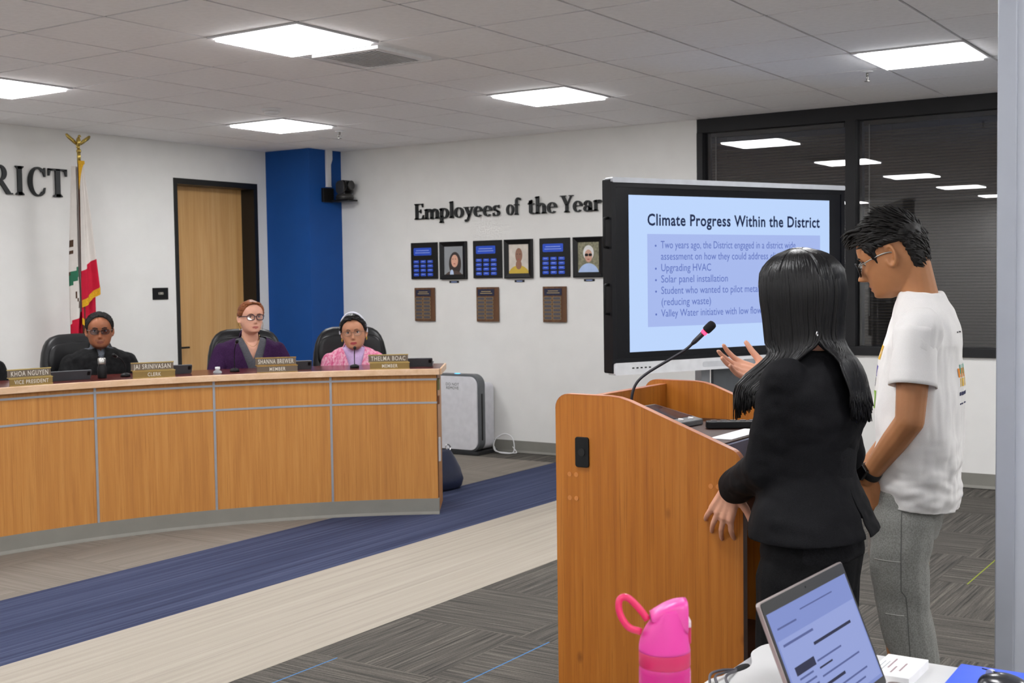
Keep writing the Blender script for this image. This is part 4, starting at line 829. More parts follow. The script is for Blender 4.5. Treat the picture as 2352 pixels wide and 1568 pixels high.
# laptop, facing away from the lectern, screen leaning back
LM = frame_mat((-2.345, -3.415, TZ), (.999, -.044, 0), (.044, .999, 0)); t = thing('laptop', 'open laptop with a lit document on its screen on the white table', 'laptop', LM.translation); TT = Matrix.Translation(-LM.translation) @ LM
M_LS = mat('laptop_silver', 'a59a97', .35, .6)
bs = MB().rbox((-.178, -.236, .002), (.178, .0, .018), .012, M=TT).build('base', M_LS, t, bevel=.002)
for r_ in range(5):
    for c_ in range(13): MB().box((-.158 + c_ * .0245, -.032 - r_ * .021 - .008, .018), (-.158 + c_ * .0245 + .020, -.032 - r_ * .021 + .008, .0195), M=TT).build('key', M_BLK, bs)
MB().box((-.055, -.222, .0178), (.055, -.15, .0184), M=TT).build('touchpad', mat('touchpad', '8f8683', .4, .4), bs)
HM = TT @ Matrix.Translation((0, .004, .012)) @ Matrix.Rotation(radians(-22), 4, 'X') @ Matrix.Rotation(pi / 2, 4, 'X')   # local x right, y up the lid, z towards the user
ld = MB().rbox((-.178, 0, -.007), (.178, .228, .0), .008, M=HM).build('lid', M_LS, t, bevel=.001)
MB().rbox((-.175, .002, .0), (.175, .2255, .001), .007, M=HM).build('screen_bezel', mat('bezel_dark', '202022', .3), ld)
ls = MB().box((-.168, .016, .001), (.168, .206, .0014), M=HM).build('screen', emis('laptop_glow', '8494d2', .62), ld)
def lbar(nm, x0, x1, y0, y1, m, z=.0016): MB().box((x0, y0, z), (x1, y1, z + .0002), M=HM).build(nm, m, ls)
E_D = emis('lt_dark', '2c2f4a', .6); E_M = emis('lt_mid', '5a659c', .6); E_L = emis('lt_pale', '98a6de', .62)
lbar('page', -.163, .163, .022, .160, E_L, .00145); lbar('highlight_bar', -.140, -.062, .098, .112, E_D)
rr = random.Random(5)
for x0, x1, y, th, m in [(-.15, -.075, .176, .003, E_M), (-.05, .09, .188, .0022, E_M), (-.15, -.03, .148, .004, E_M), (-.045, .12, .126, .005, E_D), (-.055, .05, .100, .003, E_M), (-.055, .0, .088, .003, E_D), (-.055, .11, .074, .003, E_M), (-.055, .03, .058, .005, E_D), (-.055, .12, .045, .003, E_M), (-.055, .1, .032, .003, E_M)] + [(-.135, -.135 + .03 + .04 * rr.random(), .090 - k * .010, .003, E_M) for k in range(7)]: lbar('text_line', x0, x1, y, y + th, m)
MB().lathe([(.0018, 0), (.0018, .0004)], 10, M=HM @ Matrix.Translation((0, .217, .001))).build('webcam', M_BLK, ld)
# pink drinking bottle
bp_ = Vector((-2.772, -3.278, TZ)); t = thing('water_bottle', 'pink drinking bottle with a carry loop on the white table', 'bottle', bp_, math.atan2(-.834, .552))
M_PK = mat('pink_lid', 'd93c9a', .42, 0, .4, .02); M_PB = mat('pink_body', 'd92a8e', .22, 0, .5, .05, 8, Transmission_Weight=.25); M_PD = mat('crimson', 'c0225a', .4)
MB().lathe([(.030, 0), (.034, .003), (.0365, .01), (.0375, .03), (.0375, .178), (.0365, .186), (.034, .19)], 36).build('body', M_PB, t, True)
MB().lathe([(.0363, .186), (.0372, .188), (.0372, .206), (.0363, .208)], 36).build('seal_ring', M_PD, t, True)
ld = MB(); rings = []
for k in range(15):
    u = k / 14; z = .208 + u * .062; rings.append([])
    for i in range(36):
        a = 2 * pi * i / 36; c_, s_ = cos(a), sin(a)
        rx = .0372 * (1 - .03 * u) if c_ > 0 else .0372 * (1 - .62 * u ** 2.2); ry = .0372 * (1 - .35 * u ** 1.6)
        rings[-1].append(Vector((rx * c_ * (1 - .18 * u if c_ > 0 else 1), ry * s_, z - (.014 * u if c_ < 0 else 0) * abs(c_))))
ld.loft(rings); lid = ld.build('lid', M_PK, t, True)
cp = MB(); rings = []
for k in range(9):
    u = k / 8; x = -.020 + u * .052; hgt = .222 + .0 * u; tz = .262 + .020 * sin(min(1, u * 1.15) * pi / 2); wy = .0185 + .004 * u; zb = .252 - .018 * u
    rings.append([Vector((x + .003 * (q == 0), wy * math.copysign(abs(cos(a)) ** .6, cos(a)), (tz + zb) / 2 + (tz - zb) / 2 * math.copysign(abs(sin(a)) ** .5, sin(a)))) for q, a in enumerate([2 * pi * j / 20 for j in range(20)])])
cp.loft(rings); cp.build('flip_cap', mat('pink_cap', 'de48a0', .35), t, True, bevel=0)
MB().box((.030, -.009, .218), (.0375, .009, .244)).build('latch', M_PD, t, bevel=.002)
MB().rbox((.0315, -.015, .243), (.0365, .015, .254), .005, 0, 5).build('badge', mat('badge_white', 'e8e0e4', .5), t)
MB().tube(bez([(-.024, 0, .252), (-.036, .004, .268), (-.052, .006, .283), (-.064, .004, .281), (-.064, 0, .262), (-.052, -.004, .243), (-.034, -.004, .236)], 6), [.0052] * 37, 8).build('carry_loop', mat('loop_pink', 'd8265f', .35), t, True)
# white box, blue folder, black mouse
o = thing('white_box', 'small white printed carton on the table behind the laptop', 'box', (-2.075, -3.412, TZ)); bm_ = MB().box((-.065, -.038, 0), (.065, .038, .018)).build('carton', mat('carton_white', 'eeeeee', .3), o, bevel=.001)
for k, (x0, x1) in enumerate(((-.02, .04), (-.045, -.005), (-.03, .02))): MB().box((x0, .012 - k * .012, .018), (x1, .015 - k * .012, .0183)).build('print_line', mat('faint_print', 'a08a90', .6), bm_)
for k in range(2): MB().box((-.05, .028 - k * .008, .018), (.02, .030 - k * .008, .0182)).build('print_line', mat('faint_print2', 'b0b4b8', .6), bm_)
o = thing('folder', 'bright blue folder lying on the table edge by the pillar', 'folder', (-2.12, -3.65, TZ), radians(1)); MB().rbox((-.16, -.14, .0), (.155, .148, .0025), .004).build('back_cover', mat('folder_blue', '3a5fe0', .4), o); MB().box((-.155, -.135, .0025), (.15, .140, .0045)).build('sheets', mat('paper_white', 'e4e4ea'), o); MB().rbox((-.16, -.14, .0045), (.155, .148, .007), .004).build('front_cover', mat('folder_blue', '3a5fe0', .4), o)
o = thing('computer_mouse', 'glossy black computer mouse lying on the blue folder', 'mouse', (-2.075, -3.60, TZ + .0072), radians(70)); mm = MB(); rings = []
for k in range(13):
    u = -1 + 2 * k / 12; w_ = .031 * (1 - abs(u) ** 2.6) ** .5 + .002; h_ = .024 * (1 - abs(u * .98) ** 2) ** .6 + .003
    rings.append([Vector((u * .05, w_ * cos(a), max(0, h_ * sin(a)))) for a in [pi * j / 14 for j in range(15)]])
mm.loft(rings); ms = mm.build('shell', mat('mouse_black', '2c2d30', .2, 0, .6), o, True); MB().lathe([(.008, -.004), (.008, .004)], 14, M=Matrix.Translation((.028, 0, .020)) @ Matrix.Rotation(pi / 2, 4, 'X')).build('scroll_wheel', M_ALU, o); MB().box((.0, -.0006, .0245), (.045, .0006, .0262)).build('seam', M_BLK, ms)
# ------------------------------------------------------------------ people
NA = 96
HZ = np.array([-.120, -.112, -.104, -.095, -.085, -.075, -.060, -.045, -.03, -.01, .01, .025, .045, .065, .085, .100, .109, .113])
HF = np.array([.040, .070, .085, .088, .0855, .0885, .0895, .0875, .086, .084, .088, .0925, .0915, .083, .066, .044, .020, .002])
HB = np.array([-.03, -.040, -.048, -.054, -.062, -.068, -.076, -.083, -.089, -.095, -.0975, -.0985, -.0965, -.088, -.072, -.048, -.022, -.003])
HW = 1.07 * np.array([.016, .032, .042, .049, .0545, .0585, .063, .067, .0695, .0715, .0735, .0745, .0735, .069, .056, .038, .019, .002])
def head_grid(jaw=1.0, nose=1.0, nz=92, lip=1.0):
    z = np.linspace(-.120, .113, nz); sm = lambda v: np.convolve(np.pad(v, 3, 'edge'), np.ones(7) / 7, 'valid')
    f, b, w_ = (sm(np.interp(z, HZ, q)) for q in (HF, HB, HW)); w_ = w_ * np.where(z < -.03, 1 - (1 - jaw) * np.clip((-.03 - z) / .06, 0, 1), 1)
    a = np.linspace(0, 2 * pi, NA, endpoint=False); a = a + .32 * np.sin(a) * -1 * .6   # denser towards the face
    A, Z = np.meshgrid(a, z); s, c = np.sin(A), np.cos(A); Wd, F_, B_ = w_[:, None], f[:, None], b[:, None]
    X = Wd * np.sign(s) * np.abs(s) ** .88; Y = np.where(c > 0, F_ * np.abs(c) ** .82, B_ * np.abs(c) ** .95)
    front = np.clip(c * 2, 0, 1)
    nh = np.interp(Z, [-.054, -.050, -.046, -.040, -.034, -.024, -.012, 0, .012], [0, .003, .014, .0225, .0235, .018, .011, .0045, 0]) * nose
    sg = np.interp(Z, [-.05, -.04, -.025, 0], [.0125, .0115, .0085, .0065]); Y = Y + front * nh * np.exp(-(X / sg) ** 2)
    for q in (-1, 1):
        Y = Y - front * .010 * np.exp(-((X - q * .031) / .0135) ** 2 - ((Z - .0) / .0095) ** 2)
        Y = Y + front * .004 * np.exp(-((X - q * .030) / .016) ** 2 - ((Z - .019) / .006) ** 2)
        Y = Y + front * .004 * np.exp(-((X - q * .043) / .016) ** 2 - ((Z + .026) / .014) ** 2)
    Y = Y + lip * front * (.0058 * np.exp(-(X / .019) ** 2 - ((Z + .0655) / .0045) ** 2) + .0060 * np.exp(-(X / .017) ** 2 - ((Z + .0785) / .005) ** 2) - .004 * np.exp(-(X / .022) ** 2 - ((Z + .0715) / .0028) ** 2))
    Y = Y + front * .004 * np.exp(-(X / .018) ** 2 - ((Z + .101) / .009) ** 2)
    return A, X, Y, Z
def grid_mb(mb, X, Y, Z, M, mi=0):
    n = X.shape[1]; mb.loft([[M @ Vector((X[j, i], Y[j, i], Z[j, i])) for i in range(n)] for j in range(X.shape[0])], True, True, mi); return mb
def ears(mb, M):
    for q in (-1, 1):
        R_ = Matrix.Rotation(radians(10), 4, 'X') @ Matrix.Rotation(radians(q * 22), 4, 'Z')
        mb.ell((0, 0, 0), (.005, .017, .029), 14, 9, M=M @ Matrix.Translation((q * .0755, -.012, -.008)) @ R_) if False else None
        b = MB().ell((-q * .005, 0, 0), (.0045, .0155, .027), 14, 9); rim = MB().tube([(q * (.003 + .003 * max(0, -cos(a))), .0165 * cos(a), .0285 * sin(a)) for a in [radians(-30 - 330 + 300 * k / 18 + 40) for k in range(19)]], .0046, 8); b.tube([(q * .001, .004 * cos(a) - .004, .012 * sin(a) + .004) for a in [radians(60 + 200 * k / 10) for k in range(11)]], .0035, 8)
        lob = MB().ell((0, .003, -.026), (.005, .008, .009), 10, 7)
        for m_ in (b, rim, lob): m_.xform(M @ Matrix.Translation((q * .0775, -.013, -.010)) @ R_); mb.add(m_.v, m_.f)
def remesh(mb, voxel, it=5, fac=.5):
    me = mb.mesh('tmp'); o = bpy.data.objects.new('tmp', me); COL.objects.link(o)
    r = o.modifiers.new('r', 'REMESH'); r.mode = 'VOXEL'; r.voxel_size = voxel; r.use_smooth_shade = True
    if it: s = o.modifiers.new('s', 'SMOOTH'); s.factor = fac; s.iterations = it
    bpy.context.view_layer.update(); out = bpy.data.meshes.new_from_object(o.evaluated_get(bpy.context.evaluated_depsgraph_get()))
    bpy.data.objects.remove(o); bpy.data.meshes.remove(me); return out
def wrinkle(me, amp, f, seed=0, mask=None):
    me.update(); co = [v.co.copy() for v in me.vertices]; no = [v.normal.copy() for v in me.vertices]
    for v, c, n_ in zip(me.vertices, co, no):
        k = amp if mask is None else amp * mask(c)
        if k: v.co = c + n_ * k * (noise.noise(Vector((c.x * f[0] + seed, c.y * f[1], c.z * f[2]))) + .5 * noise.noise(Vector((c.x * f[0] * 2.1, c.y * f[1] * 2.1 + seed, c.z * f[2] * 2.1))))
def cut(me, test, planes):
    """bisect the mesh by planes (point, normal) and drop faces whose centre passes the test"""
    bm = bmesh.new(); bm.from_mesh(me)
    for co, no in planes: bmesh.ops.bisect_plane(bm, geom=bm.verts[:] + bm.edges[:] + bm.faces[:], plane_co=co, plane_no=no, dist=1e-5)
    bmesh.ops.delete(bm, geom=[f for f in bm.faces if test(f.calc_center_median())], context='FACES'); bm.to_mesh(me); bm.free()
def rings_mb(mb, rows, n=36, p=.9):
    """rows: (z, rx, ry, yc[, xc])"""
    mb.loft([[Vector(((r[4] if len(r) > 4 else 0) + r[1] * math.copysign(abs(cos(a)) ** p, cos(a)), r[3] + r[2] * math.copysign(abs(sin(a)) ** p, sin(a)), r[0])) for a in [2 * pi * k / n for k in range(n)]] for r in rows]); return mb
def hand(mb, W, D, N, side, curl=(15, 20, 15), spread=6, sc=1.0, thumb=(.55, .85, .1), tcurl=10):
    """W wrist, D finger direction, N palm normal, side +1/-1: which side of D x N the thumb leaves from"""
    W, D, N = Vector(W), Vector(D).normalized(), Vector(N); N = (N - D * N.dot(D)).normalized(); S = D.cross(N) * side
    L = [.076, .082, .078, .064]
    for i in range(4):
        off = (1.5 - i) * .0195 * sc; kn = W + D * (.086 - .004 * abs(i - 1)) * sc + S * off - N * .003
        mb.cap_(W + D * .008 * sc + S * off * .55, kn, .0135 * sc, .0115 * sc, 12)
        d = (D * cos(radians(spread * (1.5 - i))) + S * sin(radians(spread * (1.5 - i)))).normalized(); p = kn; ang = 0
        for k, fr in enumerate((.45, .31, .24)):
            ang += radians(curl[k] if not isinstance(curl[0], (tuple, list)) else curl[i][k]); dd = d * cos(ang) + N * sin(ang); q = p + dd * L[i] * fr * sc * 1.05
            mb.cap_(p, q, (.0090 - .0009 * k) * sc, (.0083 - .0010 * k) * sc, 10); p = q
    b = W + D * .022 * sc + S * .020 * sc + N * .004; td = (D * thumb[0] + S * thumb[1] + N * thumb[2]).normalized(); m1 = b + td * .040 * sc
    mb.cap_(W + D * .01 * sc + S * .012 * sc, m1, .0135 * sc, .0112 * sc, 12); t2 = (td + D * .45 + N * sin(radians(tcurl))).normalized(); m2 = m1 + t2 * .030 * sc; m3 = m2 + (t2 + N * sin(radians(tcurl))).normalized() * .025 * sc
    mb.cap_(m1, m2, .0105 * sc, .0092 * sc, 10); mb.cap_(m2, m3, .0092 * sc, .0072 * sc, 10)
def skin(name, c, var=.08):
    t = NT(name); v = t.coord(); f = t.noise(v, 22, 4); c0 = lin(c); sr = lambda q: tuple((x * 12.92 if x <= .0031308 else 1.055 * x ** (1 / 2.4) - .055) for x in q)
    t.base(t.ramp(f, [(.3, sr((c0[0] * (1 - var), c0[1] * (1 - 1.4 * var), c0[2] * (1 - 1.4 * var)))), (.7, sr((min(1, c0[0] * (1 + var)), min(1, c0[1] * (1 + .7 * var)), min(1, c0[2] * (1 + .7 * var)))))]))
    t.bump(t.noise(v, 420, 2), .06, .001); t.b.inputs['Subsurface Weight'].default_value = .08; t.b.inputs['Subsurface Radius'].default_value = (.01, .004, .002); t.b.inputs['Subsurface Scale'].default_value = .5
    return t.set(.5, 0, .35)
def hair_mat(name, lo, hi, rough=.35, sc=(160, 160, 6)):
    t = NT(name); f = t.noise(t.coord(sc), 1, 3); t.base(t.ramp(f, [(.3, lo), (.7, hi)])); t.bump(f, .35, .003); return t.set(rough + .12, 0, .28)
def fabric(name, lo, hi, sc=(250, 250, 250), rough=.85, bump=.3):
    t = NT(name); f = t.noise(t.coord(sc), 1, 3); t.base(t.ramp(f, [(.35, lo), (.65, hi)])); t.bump(f, bump, .002); return t.set(rough, 0, .12)
def body_mesh(mb, voxel, Mh, mats, parent, stub=None, it=4):
    me = remesh(mb, voxel, it, .5); inv = Mh.inverted()
    o = link('body', me, mats, parent, True)
    if len(mats) > 1:
        idx = []
        for p in me.polygons:
            q = inv @ p.center; k = 0
            if q.y > .055 and abs(q.x) < .03 and (q.x / .0225) ** 2 + ((q.z + .0722) / .0095) ** 2 < 1: k = 1
            elif len(mats) > 2 and stub and stub(q): k = 2
            idx.append(k)
        me.polygons.foreach_set('material_index', idx)
    return o
def face_parts(parent, Mh, iris='2a1a12', brow='1a1410', browth=.0032, lash=None):
    for q in (-1, 1):
        e = MB().ell((0, 0, 0), (.0135, .0062, .0062), 16, 10).xform(Mh @ Matrix.Translation((q * .031, .0715, .0))).build('eye', mat('eye_white', 'd9d2cb', .25), parent, True)
        MB().ell((0, 0, 0), (.0052, .0030, .0054), 14, 8).xform(Mh @ Matrix.Translation((q * .031, .0765, .0))).build('iris', mat('iris_' + iris, iris, .15), e, True)
        MB().tube(bez([Mh @ Vector(v) for v in ((q * .017, .0775, .0045), (q * .031, .0795, .0075), (q * .046, .069, .003))], 5), .0021, 6).build('eyelid', mat('lid_' + brow, brow if lash is None else lash, .6), parent, True)
        MB().tube(bez([Mh @ Vector(v) for v in ((q * .013, .0925, .0165), (q * .028, .0905, .0215), (q * .045, .076, .018), (q * .053, .066, .013))], 5), [browth * k for k in [.8] * 5 + [1.1] * 5 + [.7] * 5 + [.3]], 6).build('eyebrow', mat('brow_' + brow, brow, .8), parent, True)
def glasses(parent, Mh, m_rim, m_temple, lens, w_=.0245, h_=.0185, top_only=False, r=.0019, dz=0, name='glasses', dy=0):
    g = None; 
    for q in (-1, 1):
        pts = []
        for k in range(25):
            a = 2 * pi * k / 24; pts.append(Mh @ Vector((q * .033 + math.copysign(abs(cos(a)) ** .65, cos(a)) * w_, .0985 - .9 * (abs(q * .033 + cos(a) * w_) - .01) ** 2 * 6 * .6 + dy, -.004 + dz + math.copysign(abs(sin(a)) ** .7, sin(a)) * h_)))
        rim = MB().tube(pts, r, 6).build(name, m_rim, parent, True) if g is None else MB().tube(pts, r, 6).build('rim', m_rim, g, True)
        if g is None: g = rim
        MB().add(pts[:-1], [tuple(range(24))]).build('lens', lens, g)
        tp = bez([Mh @ Vector(v) for v in ((q * (.033 + w_), .086 + dy, .004 + dz), (q * .073, .070 + dy, .005 + dz), (q * .079, .02, .005), (q * .0795, -.012, .002), (q * .078, -.026, -.012))], 5)
        MB().tube(tp, r * 1.15, 6).build('temple', m_temple, g, True)
    MB().tube([Mh @ Vector(v) for v in ((-.033 + w_, .0965 + dy, .0 + dz), (0, .1005 + dy, .003 + dz), (.033 - w_, .0965 + dy, .0 + dz))], r, 6).build('bridge', m_rim, g, True)
    return g
def scalp(parent, Mh, m, line, thick, voxel=None, amp=.0, name='hair', seed=0, f=(60, 60, 60), jaw=1.0):
    """hair cap hugging the skull above the hairline; line: [(angle deg, z)], thick(a, z) metres"""
    A, X, Y, Z = head_grid(jaw, 0.0, 80); A = np.abs(((A + pi) % (2 * pi)) - pi); la = np.radians([q[0] for q in line]); lz = [q[1] for q in line]
    zl = np.interp(A, la, lz); msk = np.clip((Z - zl) / .012 + .5, 0, 1); th = np.vectorize(thick)(np.degrees(A), Z)
    d = np.stack([X, Y, (Z - .02) * 1.0], -1); d /= np.linalg.norm(d, axis=-1, keepdims=True) + 1e-9
    off = th * msk - .008 * (1 - msk)
    if amp:
        nn = np.array([[noise.noise(Vector((X[j, i] * f[0] + seed, Y[j, i] * f[1], Z[j, i] * f[2]))) for i in range(X.shape[1])] for j in range(X.shape[0])]); off = off + amp * nn * msk
    P = np.stack([X, Y, Z], -1) + d * off[..., None]
    return grid_mb(MB(), P[..., 0], P[..., 1], P[..., 2], Mh).build(name, m, parent, True)
def hline(line, a): return float(np.interp(a, [q[0] for q in line], [q[1] for q in line]))
def tufts(Mh, line, n, L0, L1, lift, r=.003, seed=1, zmin=.004):
    mb = MB(); rr = random.Random(seed)
    for k in range(n):
        a = rr.uniform(-180, 180); aa = abs(a); z = rr.uniform(hline(line, aa) + zmin, .110); am = radians(a); w_, bk, fr_ = np.interp(z, HZ, HW), -np.interp(z, HZ, HB), np.interp(z, HZ, HF); s, c = sin(am), cos(am); k_ = max(0, min(1, z / .09))
        n_ = Vector((s, c, max(0, (z - .03) * 14))).normalized(); p = Vector((s * w_, c * (fr_ if c > 0 else bk), z)) + n_ * (.005 + .006 * k_); fw = Vector((rr.uniform(-.3, .3), .8 if aa < 90 else -.5, -.2 if z > .05 else -.8)); fw = (fw - n_ * fw.dot(n_)).normalized(); L = rr.uniform(L0, L1)
        mb.tube([Mh @ v for v in (p - n_ * .003, p + fw * L * .5 + n_ * L * lift * .6, p + fw * L + n_ * L * lift)], [r, r * .8, r * .2], 5)
    return mb
def combed(Mh, line, n, to, r=.0032, seed=1, lift=.010, amax=150):
    """strands combed from the hairline over the skull to a point at the back"""
    mb = MB(); rr = random.Random(seed)
    def sp(a, z, e): am = radians(a); w_, bk, fr_ = np.interp(z, HZ, HW), -np.interp(z, HZ, HB), np.interp(z, HZ, HF); return Vector((sin(am) * (w_ + e), cos(am) * ((fr_ if cos(am) > 0 else bk) + e), z + e * max(0, z - .06) * 14))
    for k in range(n):
        a = rr.uniform(-amax, amax); z0 = hline(line, abs(a)) + rr.uniform(-.002, .004); e = lift * rr.uniform(.75, 1.05); p0 = sp(a, min(.108, z0), .001); pe = Vector(to) + Vector((rr.uniform(-.02, .02), 0, rr.uniform(-.02, .02))); P = [p0]
        for u in (.12, .3, .5, .7, .88):
            q = p0.lerp(pe, u); d = Vector((q.x, q.y, max(q.z - .0, -.02))); sc = 1
            zz = max(-.1, min(.1125, q.z + (.035 * sin(pi * u) if abs(a) < 60 else .012 * sin(pi * u)))); aa = math.degrees(math.atan2(q.x, q.y)); s_ = sp(aa, zz, e); P.append(s_ if s_.length > q.length else q * 1.02)
        P.append(pe); mb.tube(bez([Mh @ v for v in P], 3), r, 4)
    return mb
M_LENS = glass_mat('clear_lens', (.93, .94, .95), 1.0); M_BLKR = mat('rim_black', '121214', .3); 
def person(label, x, y, heading, group=None): return thing('person', label, 'person', (x, y, 0), radians(heading - 90), group)
def headM(c, yaw=0, pitch=0, roll=0, s=1.0): return Matrix.Translation(c) @ Matrix.Rotation(radians(yaw), 4, 'Z') @ Matrix.Rotation(radians(-pitch), 4, 'X') @ Matrix.Rotation(radians(roll), 4, 'Y') @ Matrix.Scale(s, 4)
def neck_to(mb, Mh, base, r0=.052, r1=.058): mb.cap_(Mh @ Vector((0, -.03, -.06)), base, r0, r1, 18)
# ---- seated council members
def seated(label, x, y, heading, E, yaw, pitch, s, skin_m, lips, coat, shirt, V, w=1.0, roll=0, stub=None, stub_m=None, jaw=1.0, elbow=.235, up=.05, vox=.0046, coat_mask=None, trouser='1b1b20'):
    t = person(label, x, y, heading, 'people seated behind the dais'); Mh = headM((0, .015, E), yaw, pitch, roll, s)
    b = MB(); A, X, Y, Z = head_grid(jaw); grid_mb(b, X, Y, Z, Mh); ears(b, Mh); nb = Vector((0, -.03, E - .185 + up * .8)); neck_to(b, Mh, nb, .05 * s, .058)
    base = [(-.19, .07, .06), (-.215, .120, .078), (-.25, .160, .095), (-.33, .17, .11), (-.46, .155, .11), (-.6, .155, .115), (-.70, .17, .13), (-.76, .15, .12)]
    rings_mb(b, [(E + z + up * (z > -.5) - .012, rx * w * .9, ry * .92, -.045) for z, rx, ry in base[::-1]])
    for q in (-1, 1):
        sh, el, wr = Vector((q * .148 * w, -.04, E - .29 + up)), Vector((q * elbow * w, .04, E - .50 + up * .7)), Vector((q * .12, .235, .70))
        b.chain([sh, el, wr], [.036, .034, .027]); hand(b, wr, (-q * .5, .8, -.15), (0, -.1, -1), q * -1, (25, 30, 20))
        hp, kn, an = Vector((q * .09, -.04, .50)), Vector((q * .12, .36, .50)), Vector((q * .12, .34, .10)); b.chain([hp, kn, an], [.085, .06, .042]); b.cap_(an + Vector((0, -.02, -.06)), an + Vector((0, .12, -.065)), .035, .03)
    mats = [skin_m, lips] + ([stub_m] if stub_m else []); bo = body_mesh(b, vox, Mh, mats, t, stub)
    # trousers and shoes
    tr = MB(); rings_mb(tr, [(.42, .16, .13, -.045), (.50, .19 * w, .15, -.045), (.60, .18 * w, .14, -.045)])
    for q in (-1, 1): tr.chain([(q * .09, -.04, .50), (q * .12, .36, .50), (q * .12, .34, .13)], [.1, .075, .06])
    link('trousers', remesh(tr, .009, 4), [mat('trouser_' + trouser, trouser, .9)], t, True)
    for q in (-1, 1): MB().cap_((q * .12, .31, .045), (q * .12, .46, .04), .045, .035).build('shoe', M_BLK, t, True)
    # inner shirt and open jacket
    inn = MB(); rings_mb(inn, [(E + z + up * (z > -.5), rx * w + .010, ry + .010, -.045) for z, rx, ry in base[::-1]][1:]); inn.cap_(nb, nb + Vector((0, .005, .012)), .062, .060)
    sm_ = remesh(inn, .006, 6); cut(sm_, lambda c: c.y > -.02 and c.z > V[2] and abs(c.x) < (c.z - V[2]) * V[3], [((0, 0, V[2]), (1, 0, -V[3])), ((0, 0, V[2]), (-1, 0, -V[3]))]) if V[2] else None
    link('shirt', sm_, [shirt], t, True)
    ct = MB(); rings_mb(ct, [(E + z + up * (z > -.5), rx * w + .026, ry + .024, -.045) for z, rx, ry in base[::-1]]); ct.cap_(nb + Vector((0, -.012, -.005)), nb + Vector((0, -.02, .012)), .072, .068)
    for q in (-1, 1): ct.chain([(q * .165 * w, -.04, E - .285 + up), (q * elbow * w, .04, E - .50 + up * .7), (q * .14, .19, .71)], [.064, .060, .045])
    cm = remesh(ct, .0062, 10); wrinkle(cm, .007, (16, 16, 7), x * 10)
    zv, k = V[0], V[1]; cut(cm, lambda c: c.y > -.03 and c.z > zv and abs(c.x) < (c.z - zv) * k + .004, [((0.004, 0, zv), (1, 0, -k)), ((-.004, 0, zv), (-1, 0, -k))])
    link('jacket', cm, [coat], t, True)
    return t, Mh, E
# man in a black jacket and glasses
SK1 = skin('skin_brown', '9c6446'); t, Mh, E = seated('seated man with short dark hair, glasses and a black jacket', .767, 2.469, 240, 1.203, -7, 2, .98, SK1, skin('lips_brown', '7c4a3c'), fabric('black_jacket', '141415', '202021', (40, 40, 40)), fabric('grey_shirt', '5b5f68', '6b7078'), (1.0, .26, 1.07, .5), 1.06, 0,
    lambda q: q.y > -.01 and (q.z < -.085 or (-.066 < q.z < -.052 and abs(q.x) < .03 and q.y > .06)), skin('skin_stubble', '86573f'), 1.05, up=.075)
scalp(t, Mh, hair_mat('hair_grey_black', '141313', '262423', .75, (220, 220, 60)), [(0, .088), (20, .085), (38, .072), (52, .048), (64, .02), (76, -.02), (84, .015), (118, .0), (140, -.065), (180, -.075)], lambda a, z: .005 + .004 * max(0, min(1, (z - .03) / .06)), amp=.001)
tufts(Mh, [(0, .088), (20, .085), (38, .072), (52, .048), (64, .02), (72, -.015), (82, .02), (118, .01), (140, -.06), (180, -.075)], 1200, .008, .014, .2, .0020, 3).build('hair_tufts', hair_mat('hair_grey_black2', '161515', '302e2c', .7, (220, 220, 60)), t, True, fix=False)
face_parts(t, Mh, '1c120c', '17120f', .0036); glasses(t, Mh, M_BLKR, mat('temple_silver', '9a9894', .3, .8), glass_mat('tinted_lens', (.42, .40, .48), 2.0), .025, .0165, r=.0014)
for q in (-1, 1): MB().tube(bez([(q * .055, .0, E - .115), (q * .05, .03, E - .14), (q * .012, .058, E - .165)], 6), .010, 8).build('shirt_collar', fabric('grey_shirt2', '4e525b', '62666e'), t, True)
# woman in a purple cardigan
SK2 = skin('skin_fair', 'd9a48c', .05); t, Mh, E = seated('seated woman with tied auburn hair, black glasses and a purple cardigan', 1.589, 1.96, 236, 1.262, 9, -2, .96, SK2, skin('lips_rose', 'b4685f'), fabric('purple_knit', '2c1634', '3c2146', (300, 300, 120)), fabric('grey_top', '4a4a50', '5c5c62'), (.83, .34, .985, .42), 1.10, 0, jaw=.96, elbow=.26, up=.05)
HA = hair_mat('hair_auburn', '6b3a1e', '9a5c34', .4, (200, 60, 60)); scalp(t, Mh, HA, [(0, .090), (25, .084), (45, .062), (60, .035), (74, .005), (86, .012), (112, -.0), (128, -.05), (180, -.08)], lambda a, z: .005 + .003 * max(0, min(1, (z) / .09)), amp=.0015, f=(90, 20, 90), jaw=.96)
MB().ell(Mh @ Vector((0, -.115, -.01)), (.034, .03, .036), 18, 12).build('hair_bun', HA, t, True)
combed(Mh, [(0, .091), (25, .085), (45, .063), (60, .036), (74, .008), (86, .015), (112, .005), (128, -.04), (180, -.08)], 330, (0, -.115, -.005), .0030, 5, .011).build('combed_hair', HA, t, True, fix=False)
face_parts(t, Mh, '4a6070', '7a4c30', .0026); glasses(t, Mh, mat('rim_navy', '1a1c30', .3), mat('rim_navy', '1a1c30'), M_LENS, .0255, .0185, r=.0026)
for q in (-1, 1): MB().tube([Mh @ Vector((q * (.080 + .004 * sin(a)), -.006 + .020 * cos(a), -.062 + .026 * sin(a))) for a in [2 * pi * k / 20 for k in range(21)]], .0016, 6).build('hoop_earring', mat('gold_hoop', 'd2b06a', .2, .9), t, True)
MB().tube(bez([(-.058, -.0, E - .12), (-.045, .045, E - .16), (0, .068, E - .195), (.045, .045, E - .16), (.058, .0, E - .12)], 6), .0011, 5).build('necklace', mat('gold_hoop', 'd2b06a'), t, True)
